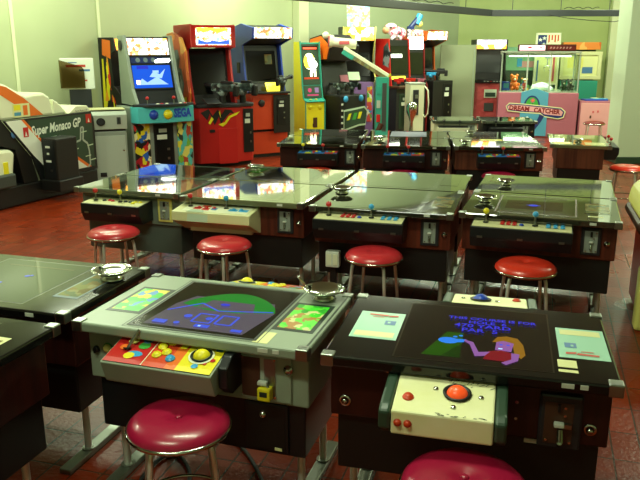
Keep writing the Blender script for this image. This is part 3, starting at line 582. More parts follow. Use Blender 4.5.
# grey cabinet with a turquoise control panel
def cab_sega():
    t = thing('arcade_cabinet', 'grey upright arcade cabinet with turquoise control panel and lit blue screen', 'arcade machine', (-1.97, 9.10, 0), 33)
    MB().box((0, .29, .44), (.80, .56, .88), 'grey', .006).build('cabinet_base', t)
    pr = [(.58, .90), (.0, .90), (.16, 1.10), (.36, 1.74), (.58, 1.74)]
    sides(t, .60, pr, 'grey', .04)
    MB().prism([(.58, .9), (.14, .9), (.24, 1.08), (.42, 1.72), (.58, 1.72)], 'x', -.285, .285, 'charcoal').build('upper_body', t)
    sp = MB().cyl((0, 0, 0), (-.012, 0, 0), .06, 'charcoal', 20).build('speaker_grille', t, (-.322, .46, 1.62))
    e = lambda f: (.235+f*(.42-.235)-.002, 1.08+f*.64)
    MB().slab(-.28, .28, e(0), e(1), .008, 'black').build('screen_bezel', t)
    fr = slabframe(-.24, e(.06), e(.46), .010)
    MB().slab(-.25, .25, e(.03), e(.46), .010, 'px_screen_blue').pic(fr, [('px_ice', [(.02, .02), (.1, .10), (.16, .05), (.3, .12), (.42, .03), (.44, .02)]), ('px_ice', [(.2, .12), (.26, .19), (.34, .15), (.42, .22), (.36, .1)]), ('px_glow', rect(.05, .22, .2, .26)), ('lit_pink', rect(.02, .03, .07, .08)), ('px_ice', rect(.25, .17, .33, .2))]).build('screen', t)
    MB().slab(-.265, .265, e(.50), e(.61), .012, 'blue_dark').pic(slabframe(-.28, e(.50), e(.61), .012), [('grey_print', disc(.12, .04, .03)), ('grey_print', disc(.22, .04, .03)), ('grey_print', disc(.32, .04, .03)), ('lit_white', [(.34, .0), (.52, .005), (.55, .03), (.54, .06), (.38, .055), (.33, .03)])]).build('instruction_strip', t)  # bright white patch is reflected light painted on as a glowing shape
    MB().slab(-.265, .265, e(.66), e(.97), .016, 'art_marquee').build('marquee', t)
    MB().prism([(-.36, .02), (.36, .02), (.40, -.06), (.25, -.20), (0, -.245), (-.25, -.20), (-.40, -.06)], 'z', .895, .925, 'charcoal', .004).build('panel_top', t)
    face = [(-.40, -.06), (-.25, -.20), (0, -.235), (.25, -.20), (.40, -.06)]
    MB().prism([(-.40, .03), (.40, .03), (.40, -.03), (.36, -.14), (.0, -.19), (-.36, -.14), (-.40, -.03)], 'z', .70, .895, 'cyan', .004).build('control_panel', t)
    w = MB(); fr = ((.08, -.181, .73), (.9897, .1429, 0), (0, 0, 1)); w.text(fr, 'SEGA', (.0, .035), .14, 'blue', .004, bold=.008, sx=.72); w.build('lettering', t, label='blue block lettering on the turquoise panel')
    for x, y, c in ((-.17, -.166, 'blue'), (-.0, -.192, 'yellow')):
        MB().lathe([(0, .03), (.035, .028), (.045, .015), (.052, .01), (.06, 0), (0, 0)], c, seg=20).build('round_badge', t, (x, y, .80), rx=PI/2)
    for x, c in ((-.22, 'red'), (.12, 'red')):
        MB().cyl((0, 0, 0), (0, 0, .06), .007, 'steel', 8).ball((0, 0, .075), .022, c).build('joystick', t, (x, -.1, .922))
    for k in range(5):
        button(t, -.1+.06*k+(.12 if k > 2 else 0), -.12+.012*(k % 2), .924, ['cream_white', 'red', 'cream_white', 'cream_white', 'red'][k], .02)
    MB().box((-.28, -.006, .37), (.20, .012, .62), 'art_figure', .002).build('art_panel', t, label='comic figure art in yellow and red')
    MB().box((.28, -.006, .37), (.20, .012, .62), 'art_hero', .002).build('art_panel', t, label='comic figure art on turquoise ground')
    coin_bits(t, 0, -.002, .38, .26, .58)
cab_sega()

# red gun cabinet
def cab_red():
    t = thing('arcade_cabinet', 'tall red gun arcade cabinet with orange side art and dark screen', 'arcade machine', (-1.30, 9.92, 0), 28); t.scale = (1, 1, .965)
    MB().prism([(-.44, .85), (-.44, .12), (-.36, 0), (-.1, -.05), (.15, -.05), (.40, 0), (.46, .12), (.46, .85)], 'z', .06, .84, 'red', .01).box((0, .45, .03), (.8, .75, .06), 'black').build('cabinet_base', t)
    MB().prism([(-.46, .85), (-.46, .12), (-.38, -.02), (-.1, -.075), (.15, -.075), (.42, -.02), (.48, .12), (.48, .85)], 'z', .84, .885, 'charcoal', .008).build('control_deck', t)
    pr = [(.85, .885), (.10, .885), (.22, 1.2), (.30, 1.62), (.12, 1.66), (.12, 1.96), (.85, 1.96)]
    for a, x in ((0, -.40), (1, .20)): MB().prism(pr, 'x', x, x+.03, 'red', .003).build('side_panel', t)
    MB().prism([(.85, .885), (.26, .885), (.36, 1.2), (.42, 1.64), (.85, 1.64)], 'x', -.37, .2, 'black').build('screen_housing', t)
    MB().slab(-.35, .18, (.30, .97), (.405, 1.60), .008, 'black_gloss').build('screen', t)
    MB().box((-.085, .48, 1.80), (.63, .76, .30), 'red', .01).build('marquee_box', t)
    MB().slab(-.33, .16, (.095, 1.685), (.095, 1.915), .008, 'art_marquee').pic(slabframe(-.33, (.095, 1.685), (.095, 1.915), .008), [('lit_blue', [(.02, .01), (.47, .01), (.46, .07), (.32, .045), (.24, .06), (.15, .04), (.03, .07)]), ('lit_yellow', [(.02, .2), (.1, .16), (.2, .19), (.32, .16), (.45, .2), (.45, .225), (.02, .225)])]).build('marquee', t)
    w = MB().prism([(.86, .86), (.02, .86), (-.02, 1.05), (.06, 1.35), (.08, 1.6), (.25, 1.78), (.6, 1.86), (.86, 1.84)], 'x', -.50, -.46, 'art_orange', .004)
    fr = ((-.501, .86, .86), (0, -1, 0), (0, 0, 1))
    w.pic(fr, [('art_grey', [(.05, .05), (.3, .02), (.62, .1), (.72, .3), (.62, .5), (.52, .52), (.58, .64), (.5, .76), (.36, .76), (.28, .66), (.32, .54), (.2, .5), (.06, .4)]), ('black', [(.3, .02), (.45, .02), (.5, .2), (.4, .35), (.3, .2)]), ('art_flame', [(.55, .02), (.8, .02), (.82, .14), (.7, .12)])])
    w.build('side_art', t, label='orange side wing with painted grey soldier figure')
    gun(t, (.02, .06, .885), 30, 1.3); gun(t, (.33, .1, .885), 22, 1.3)
    MB().box((-.24, .1, .95), (.2, .2, .02), 'panel_black', .003, Matrix.Rotation(.3, 4, 'X')).build('instruction_plate', t)
    lt = MB(); fr = ((-.36, -.0585, .575), (1.28, .0, 0), (0, 0, 1.2))
    zig = [('black', [(0, .17), (.07, .08), (.1, .16), (.15, .02), (.2, .12), (.22, .03), (.29, .12), (.33, .16), (.38, .14), (.34, .19), (.27, .2), (.23, .14), (.19, .2), (.13, .13), (.09, .21)]),
           ('yellow', [(.08, .05), (.12, .12), (.14, .09), (.1, .03)]), ('yellow', [(.19, .03), (.24, .0), (.28, .03), (.33, .10), (.40, .13), (.44, .17), (.38, .15), (.31, .12), (.26, .05)]), ('yellow', [(.2, .17), (.22, .1), (.215, .19)]), ('red_dark', rect(.26, .215, .46, .235))]
    lt.pic(fr, zig); lt.build('lettering', t, label='black and yellow slanted lettering')
    MB().box((.02, -.056, .30), (.28, .012, .5), 'red', .006).build('front_door', t); MB().box((-.2, -.045, .52), (.07, .02, .04), 'black').build('vent', t)
    coin_bits(t, .33, -.03, .50, .15, .62, 'black')
cab_red()

# blue gun cabinet
def cab_blue():
    t = thing('arcade_cabinet', 'blue gun arcade cabinet with orange-red base beside the red one', 'arcade machine', (-.72, 10.8, 0), 31); t.scale = (1, 1, .965)
    pr = [(.85, .98), (.14, .98), (.20, 1.2), (.28, 1.68), (-.08, 1.78), (-.10, 1.93), (.30, 2.0), (.85, 1.9)]
    sides(t, .62, pr, 'blue', .03)
    MB().box((0, .42, .70), (.60, .80, .54), 'orange_red', .006).box((0, .46, .42), (.58, .7, .1), 'black').box((0, .44, .22), (.60, .76, .34), 'orange_red', .006).box((0, .44, .03), (.58, .72, .06), 'black').build('cabinet_base', t)
    MB().prism([(.85, .98), (.22, .98), (.30, 1.2), (.36, 1.68), (.85, 1.68)], 'x', -.29, .29, 'black').build('screen_housing', t)
    MB().slab(-.28, .28, (.275, 1.12), (.352, 1.64), .01, 'grey_dark').slab(-.24, .24, (.275, 1.15), (.347, 1.60), .014, 'black_gloss').pic(slabframe(-.24, (.275, 1.15), (.347, 1.60), .015), [('art_muted', rect(.3, .25, .42, .4))]).build('screen', t)
    MB().prism([(.85, 1.68), (.30, 1.70), (-.07, 1.79), (-.09, 1.92), (.3, 1.98), (.85, 1.89)], 'x', -.29, .29, 'charcoal').build('marquee_box', t)
    MB().slab(-.30, .30, (-.085, 1.785), (-.105, 1.935), .006, 'art_marquee').build('marquee', t)
    MB().slab(.0, .28, (.13, 1.0), (.2, 1.12), .01, 'lit_yellow').build('lit_instruction_plate', t)
    MB().box((.17, -.006, .66), (.28, .014, .58), 'black', .004).build('front_plate', t); coin_bits(t, .17, -.014, .70, .16, .4, 'black')
    MB().lathe([(0, .006), (.05, .006), (.055, 0), (0, 0)], 'charcoal', seg=18).build('round_emblem', t, (-.15, .016, .83), rx=PI/2)
    MB().box((0, .12, .985), (.6, .34, .03), 'charcoal', .006).build('control_deck', t)
    gun(t, (.22, .08, 1.0), -50, 1.0)
    MB().box((-.325, .4, 1.35), (.02, .1, .16), 'black', .006).build('speaker_grille', t)
cab_blue()

# black cabinet with flame art, mostly behind its neighbours
def cab_flame():
    t = thing('arcade_cabinet', 'black arcade cabinet with yellow and red flame art behind the grey one', 'arcade machine', (-2.42, 9.80, 0), 50)
    t.scale = (1, .66, 1)
    pr = [(.6, 0), (.0, 0), (.0, .8), (-.1, .95), (.14, 1.1), (.2, 1.5), (.05, 1.55), (.1, 1.72), (.6, 1.72)]
    for x in (-.3, .3): MB().prism(pr, 'x', x-.01, x+.01, 'black', .003).build('side_panel', t)
    MB().prism([(.58, 0), (.03, 0), (.03, .8), (.2, 1.1), (.25, 1.5), (.25, 1.7), (.58, 1.7)], 'x', -.285, .285, 'black').build('cabinet_body', t)
    fr = ((-.311, .6, 0), (0, -1, 0), (0, 0, 1))
    MB().pic(fr, [('orange', [(.12, 1.5), (.4, 1.45), (.42, 1.68), (.15, 1.7)]), ('yellow', [(.03, .5), (.1, 1.45), (.15, 1.45), (.16, 1.0), (.24, .98)]), ('art_flame', [(.12, .9), (.3, .92), (.5, .86), (.4, 1.0), (.3, 1.45), (.24, 1.5), (.2, 1.1)]), ('yellow', [(.44, .4), (.58, .42), (.5, .7), (.38, 1.0)])]).build('side_art', t, label='yellow and red flames')
    MB().slab(-.28, .28, (.05, 1.56), (.1, 1.70), .006, 'art_yellow_lit').build('marquee', t)
cab_flame()

# small yellow and teal children's cabinet
def cab_yellow():
    t = thing('arcade_cabinet', 'small yellow and teal arcade cabinet with white cartoon marquee', 'arcade machine', (-.08, 11.75, 0), 27)
    MB().prism([(.42, 0), (0, 0), (0, .74), (.02, .76), (.42, .76)], 'x', -.165, .165, 'yellow', .004).build('cabinet_base', t)
    sides(t, .345, [(.42, 0), (-.004, 0), (-.004, .75), (.08, .8), (.12, 1.0), (.20, 1.68), (.42, 1.68)], 'yellow', .012)
    MB().prism([(.40, .76), (.08, .76), (.12, 1.0), (.205, 1.67), (.40, 1.67)], 'x', -.165, .165, 'teal').build('upper_body', t)
    for a in (-1, 1): MB().prism([(-.02, 0), (-.004, 0), (-.004, .75), (.08, .8), (.12, 1.0), (.20, 1.68), (.18, 1.69), (.1, 1.0), (.06, .81), (-.02, .77)], 'x', a*.172-.008, a*.172+.008, 'teal', .002).build('edge_trim', t)
    e = lambda f: (.115+f*.085, 1.0+f*.66)
    fr = slabframe(-.15, e(.0), e(1), .004)
    MB().slab(-.15, .15, e(.02), e(.98), .004, 'green_dark').pic(fr, [('px_warm', rect(.02, .56, .28, .62)), ('lit_red', rect(.03, .57, .27, .6)), ('art_yellow_lit', disc(.13, .38, .1, 18, .13)), ('lit_white', disc(.15, .40, .055, 14)), ('lit_white', disc(.2, .33, .07, 14)), ('lit_white', disc(.19, .25, .05, 12)), ('lit_cream', rect(.13, .14, .17, .22)), ('lit_cream', rect(.2, .14, .24, .22)), ('orange_red', rect(.02, .1, .28, .13))]).build('marquee', t)
    g = lambda f: (.062+f*.05, .80+f*.2)
    MB().slab(-.15, .15, g(.05), g(.98), .006, 'green_dark').pic(slabframe(-.15, g(.05), g(.98), .006), [('magenta', disc(.1, .12, .035)), ('magenta', rect(.05, .03, .25, .055)), ('purple', rect(.19, .08, .26, .16))]).build('display_panel', t)
    MB().slab(-.165, .165, (-.03, .745), (.08, .79), .012, 'teal').build('control_panel', t)
    for x in (-.07, .03): button(t, x, .02, .785, 'yellow_pale', .025)
    for x in (-.08, .09): MB().lathe([(0, .006), (.035, .006), (.038, 0), (0, 0)], 'yellow', seg=16).build('speaker_grille', t, (x, -.0, .66), rx=PI/2)
    MB().box((.01, -.001, .36), (.13, .006, .32), 'yellow').box((0, -.004, .42), (.07, .012, .16), 'brown').box((-.03, -.004, .38), (.03, .012, .05), 'brown').box((.03, -.004, .22), (.02, .01, .03), 'black').build('coin_slot', t)
cab_yellow()

# black hooded cabinet with an orange hexagonal head
def cab_hex():
    t = thing('arcade_cabinet', 'black hooded gun cabinet with orange hexagonal head behind the yellow one', 'arcade machine', (.34, 12.28, 0), 46)
    hx = [(.46, 1.52), (.38, 1.74), (.1, 1.80), (-.12, 1.62), (-.05, 1.38), (.3, 1.36)]
    MB().prism(hx, 'x', -.34, .34, 'black', .01).build('hood', t)
    for x in (-.345, .345): MB().prism([(q[0]*.86+.03, (q[1]-1.6)*.86+1.6) for q in hx], 'x', x-.008, x+.008, 'orange', .002).build('hood_side', t, label='orange hexagonal side plate')
    MB().prism([(.46, 0), (.05, 0), (.05, .85), (.18, 1.4), (.46, 1.5)], 'x', -.33, .33, 'black', .008).build('cabinet_body', t)
    MB().slab(-.30, .30, (.07, .92), (.17, 1.34), .006, 'black').build('screen', t)
    MB().box((-.02, -.12, .42), (.62, .4, .84), 'black', .02).build('cabinet_base', t)
    lg = [(-.32, .30), (-.1, .33), (.12, .36), (.3, .36), (.34, .56), (.26, .62), (0, .60), (-.32, .58)]
    MB().prism([(x*.88, z+.03*(1 if z > .45 else -1)) for x, z in lg], 'y', -.34, -.336, 'card_pale').prism([(x*.84, z) for x, z in lg], 'y', -.345, -.339, 'green_dark').pic(((0, -.3455, 0), (.84, 0, 0), (0, 0, 1)), [('yellow', [(-.26, .44), (-.2, .54), (-.12, .55), (-.18, .44)]), ('green', [(-.1, .44), (-.04, .55), (.06, .55), (0, .44)]), ('yellow', [(.06, .45), (.1, .56), (.2, .56), (.14, .45)])]).build('emblem_plate', t)
    for k in range(6): MB().box((-.305, -.326, .2+.1*k), (.03, .02, .03), 'plug_white').build('coin_light', t)
    for x in (-.2, .2): gun(t, (x*.8, -.14, .84), 0, .9)
    for x in (-.22, .16): MB().ball((0, 0, 0), .055, 'blue_light', (1, .6, 1)).build('start_button', t, (x, -.32, .78))
    MB().slab(.1, .30, (.06, .95), (.12, 1.14), .012, 'pink').build('side_plate', t)
cab_hex()

# pale machine with a cannon on a sloping arm
def cannon():
    t = thing('cannon_game', 'pale and teal shooting game with cannon barrel on long sloping arm', 'arcade machine', (.62, 11.75, 0), 0)
    A, B = Vector((-.26, .0, 1.56)), Vector((.45, 0, 1.13)); d = (B-A).normalized(); up = d.cross(Vector((0, -1, 0)))
    if up.z < 0: up = -up
    M = Matrix((( d.x, 0, up.x, (A.x+B.x)/2), (0, 1, 0, 0), (d.z, 0, up.z, (A.z+B.z)/2), (0, 0, 0, 1)))
    L = (B-A).length
    MB().box((0, 0, .035), (L, .16, .055), 'cream_white', .008, M).box((0, -.01, -.02), (L*.98, .13, .06), 'art_muted', .006, M).box((-L*.37, -.075, -.03), (.2, .02, .07), 'teal', .004, M).build('arm', t)
    MB().cyl((-.43, 0, 1.68), (-.05, 0, 1.64), .075, 'cream_white', 20).cyl((-.47, 0, 1.685), (-.42, 0, 1.68), .11, 'cream_white', 22, .085).build('cannon_barrel', t)
    MB().box((-.24, -.079, 1.665), (.16, .008, .05), 'rose', .002).build('barrel_plate', t)
    MB().cyl((-.49, 0, 1.687), (-.465, 0, 1.684), .085, 'rose', 20).build('muzzle', t)
    MB().box((-.44, .08, 1.74), (.09, .09, .09), 'cream_white', .02).ball((-.53, .0, 1.78), .055, 'cream_white').build('sight_head', t)
    MB().box((.37, 0, .58), (.20, .26, 1.12), 'teal', .008).build('leg_post', t)
    MB().box((.40, -.134, .60), (.07, .012, .9), 'grey_dark', .003).build('post_strip', t)
    for k in range(4): MB().box((.31, -.134, .28+.22*k), (.06, .012, .12), ['yellow', 'red', 'grey_light', 'teal'][k], .003).build('art_patch', t)
    MB().box((.34, .02, .05), (.34, .34, .1), 'green_dark', .02).build('base_plate', t)
    MB().cyl((.2, -.12, .06), (.36, -.14, .42), .04, 'brown', 10).build('rear_stay', t)
cannon()

# purple-fronted cabinet with a poster on top
def cab_poster():
    t = thing('arcade_cabinet', 'purple-fronted arcade cabinet with glowing yellow marquee and comic poster on top', 'arcade machine', (.68, 12.98, 0), 8)
    MB().prism([(.48, 0), (0, 0), (0, 1.0), (.48, 1.0)], 'x', -.27, .27, 'purple', .006).build('cabinet_base', t)
    pr = [(.48, 1.0), (-.02, 1.0), (-.1, 1.08), (.12, 1.2), (.16, 1.45), (.02, 1.68), (-.02, 1.94), (.48, 1.94)]
    sides(t, .56, pr, 'black', .02)
    for a in (-1, 1): MB().tube([(a*.282, y-.006, z) for y, z in pr[1:7]], .012, 'yellow_pale', 8).build('edge_trim', t)
    MB().prism([(.46, 1.0), (.2, 1.0), (.26, 1.45), (.2, 1.7), (.46, 1.7)], 'x', -.26, .26, 'black').build('screen_housing', t)
    MB().slab(-.24, .24, (.195, 1.1), (.25, 1.5), .008, 'black_gloss').build('screen', t)
    MB().slab(-.25, .02, (-.05, 1.03), (.1, 1.16), .02, 'card_pale').build('control_panel', t)
    MB().box((0, .24, 1.82), (.54, .46, .23), 'black', .006).slab(-.26, .26, (.008, 1.71), (-.01, 1.93), .01, 'art_yellow_lit').build('marquee', t)
    MB().prism([(.08, 1.94), (.10, 1.94), (.14, 2.34), (.12, 2.34)], 'x', -.20, .20, 'art_poster', .002).build('poster', t, label='pale comic poster above the marquee')
    MB().box((.20, -.006, .62), (.09, .012, .62), 'art_toys', .003).build('art_strip', t)
cab_poster()

# red-sided gun cabinet and its black neighbour
def cab_redside():
    t = thing('arcade_cabinet', 'red-sided arcade cabinet with pink and white figure topper and red guns', 'arcade machine', (1.48, 12.95, 0), 36)
    pr = [(.52, .9), (.05, .9), (.10, 1.1), (.16, 1.74), (.52, 1.74)]
    sides(t, .46, pr, 'red', .02)
    MB().prism([(.51, .9), (.08, .9), (.12, 1.1), (.18, 1.72), (.51, 1.72)], 'x', -.215, .215, 'black').build('screen_housing', t)
    fr = ((-.2412, .51, 1.0), (0, -1, 0), (0, 0, 1)); MB().pic(fr, [('art_grey', [(.2, .3), (.36, .25), (.4, .5), (.32, .68), (.22, .6)]), ('yellow', [(.3, .06), (.44, .12), (.42, .16), (.3, .12)]), ('black', [(.1, .02), (.28, .06), (.3, .14), (.12, .1)])]).build('side_art', t)
    MB().slab(-.2, .2, (.12, 1.15), (.165, 1.62), .006, 'black_gloss').build('screen', t)
    MB().slab(-.2, .04, (.135, 1.42), (.141, 1.48), .02, 'lit_white').build('lit_strip', t); MB().slab(-.2, .1, (.1, 1.05), (.108, 1.10), .02, 'lit_yellow').build('lit_strip', t)
    MB().box((0, .22, .45), (.44, .54, .90), 'charcoal', .008).build('cabinet_base', t); coin_bits(t, 0, -.05, .5, .3, .6, 'green_dark')
    MB().box((0, .0, .92), (.5, .3, .04), 'brown', .008).build('control_deck', t)
    for x in (-.13, .14): gun(t, (x, -.02, .92), 15, .7, 'red')
    tp = MB().ball((0, 0, 0), .1, 'art_topper', (1.7, .8, .9)).ball((-.12, 0, .08), .09, 'art_topper', (1.4, .8, .7)).ball((.12, 0, -.02), .09, 'art_topper').ball((.02, 0, -.1), .07, 'art_topper', (2, .9, .9)).ball((-.22, .02, .02), .06, 'skin_print')
    tp.build('figure_topper', t, (.0, .25, 1.86))
cab_redside()
def cab_blackgun():
    t = thing('arcade_cabinet', 'narrow black arcade cabinet with blue gun-shaped topper and white lit sign', 'arcade machine', (1.80, 13.38, 0), 30)
    pr = [(.7, 0), (.0, 0), (.0, .9), (.10, 1.1), (.14, 1.66), (.7, 1.66)]
    sides(t, .40, pr, 'red_dark', .02); MB().prism([(.69, 0), (.02, 0), (.02, .9), (.12, 1.1), (.16, 1.65), (.69, 1.65)], 'x', -.185, .185, 'black').build('cabinet_body', t)
    MB().slab(-.17, .17, (.11, 1.12), (.145, 1.5), .006, 'black_gloss').build('screen', t)
    MB().slab(-.18, .16, (.14, 1.56), (.14, 1.78), .02, 'lit_white').slab(-.18, .16, (.15, 1.80), (.16, 1.9), .02, 'art_topper').build('lit_sign', t)
    MB().cyl((-.12, .2, 1.9), (.1, .2, 2.12), .045, 'blue_dark', 12).cyl((.04, .2, 2.0), (.13, .2, 2.16), .06, 'blue_light', 12).box((-.08, .2, 1.86), (.1, .1, .2), 'blue_dark', .01).ball((.12, .2, 2.0), .06, 'yellow_pale').build('gun_topper', t)
    gun(t, (0, -.04, .9), 10, .7, 'pink')
cab_blackgun()
def cab_orange():
    t = thing('arcade_cabinet', 'orange-sided black gun cabinet with white lit marquee at the end of the row', 'arcade machine', (2.12, 13.82, 0), 30)
    pr = [(.85, 0), (.18, 0), (.18, .95), (.26, 1.2), (.30, 1.6), (-.06, 1.72), (-.08, 1.88), (.4, 1.92), (.85, 1.88)]
    sides(t, .48, pr, 'orange_side', .02)
    MB().prism([(.84, 0), (.2, 0), (.2, .95), (.3, 1.2), (.34, 1.6), (.84, 1.6)], 'x', -.225, .225, 'black').build('cabinet_body', t)
    MB().prism([(.84, 1.6), (.34, 1.6), (-.05, 1.72), (-.07, 1.87), (.4, 1.9), (.84, 1.87)], 'x', -.225, .225, 'black').build('marquee_box', t)
    MB().slab(-.22, .22, (-.07, 1.73), (-.085, 1.875), .008, 'art_marquee').build('marquee', t)
    MB().slab(-.2, .2, (.29, 1.22), (.33, 1.56), .008, 'black_gloss').build('screen', t)
    MB().box((0, -.05, .5), (.46, .5, 1.0), 'black', .01).build('cabinet_base', t); coin_bits(t, .1, -.3, .6, .2, .7, 'black')
    gun(t, (.08, -.05, 1.0), 60, .9, 'black'); gun(t, (-.12, -.1, 1.0), 20, .7, 'blue_light')
cab_orange()

# pale kiosk and chrome stand in front of them
def kiosk():
    t = thing('vending_kiosk', 'pale grey pedestal kiosk with hanging hose between the gun cabinets', 'kiosk', (1.63, 12.25, 0), 12)
    MB().box((0, .15, .5), (.25, .28, 1.0), 'cream_white', .012).build('kiosk_body', t)
    MB().box((0, .15, 1.01), (.27, .3, .025), 'grey_light', .006).build('kiosk_top', t)
    MB().box((-.03, -.006, .7), (.1, .012, .42), 'charcoal', .004).box((-.02, -.012, .8), (.05, .012, .06), 'steel').build('front_slot', t)
    MB().tube([(.12, .02, .98), (.17, -.03, .9), (.185, -.04, .7), (.18, -.03, .52), (.14, -.005, .45), (.12, .03, .5)], .012, 'cream_white', 8).build('hose', t)
kiosk()
o = MB().lathe([(0, 0), (.10, 0), (.10, .012), (.07, .05), (.045, .14), (.03, .3), (.028, .42), (.05, .5), (.085, .58), (.095, .66), (.08, .72), (.05, .74), (0, .74)], 'chrome', seg=24).build('pedestal_ashtray', None, (1.49, 11.85, 0))
tag(o, 'silver vase-shaped pedestal stand on the floor before the pale kiosk', 'stand')
o = MB().box((0, 0, .82), (.68, .06, 1.64), 'partition', .008).box((.30, -.034, .8), (.02, .012, 1.5), 'grey_green', .003).box((0, 0, .02), (.7, .3, .04), 'grey_dark', .006).build('partition_screen', None, (2.66, 14.3, 0), -.05)
tag(o, 'plain pale green partition panel standing against the far wall', 'partition')

# small red-based cabinet at the back
def cab_redbase():
    t = thing('arcade_cabinet', 'black arcade cabinet with red base and purple-yellow marquee beside the prize machine', 'arcade machine', (3.31, 14.35, 0), -4)
    MB().box((0, .35, .46), (.58, .68, .92), 'brick_red', .006).build('cabinet_base', t)
    pr = [(.68, .92), (-.06, .92), (.10, 1.1), (.16, 1.45), (.04, 1.56), (.04, 1.74), (.68, 1.74)]
    sides(t, .60, pr, 'black', .02); MB().prism([(.67, .93), (.12, .93), (.22, 1.1), (.26, 1.5), (.26, 1.7), (.67, 1.7)], 'x', -.28, .28, 'black').build('screen_housing', t)
    MB().slab(-.26, .26, (.21, 1.12), (.25, 1.48), .006, 'black').build('screen', t)
    MB().slab(-.28, .28, (.045, 1.65), (.045, 1.735), .01, 'art_purple_lit').slab(-.28, .28, (.045, 1.565), (.045, 1.65), .01, 'art_yellow_lit').build('marquee', t)
    MB().slab(-.28, .28, (-.05, .925), (.12, .97), .01, 'black').build('control_panel', t)
    for k in range(5): button(t, -.1+.06*k, .0, .95, ['white', 'white', 'red', 'white', 'white'][k], .016)
    MB().box((.02, -.004, .72), (.24, .014, .16), 'card_pale', .003).box((.02, -.012, .70), (.2, .006, .08), 'green_dark').build('coin_door', t); MB().box((-.0, -.004, .46), (.18, .014, .16), 'grey_dark', .003).build('coin_box', t)
    MB().box((-.33, .1, 1.45), (.05, .06, .3), 'rose', .004).build('side_plate', t)
cab_redbase()

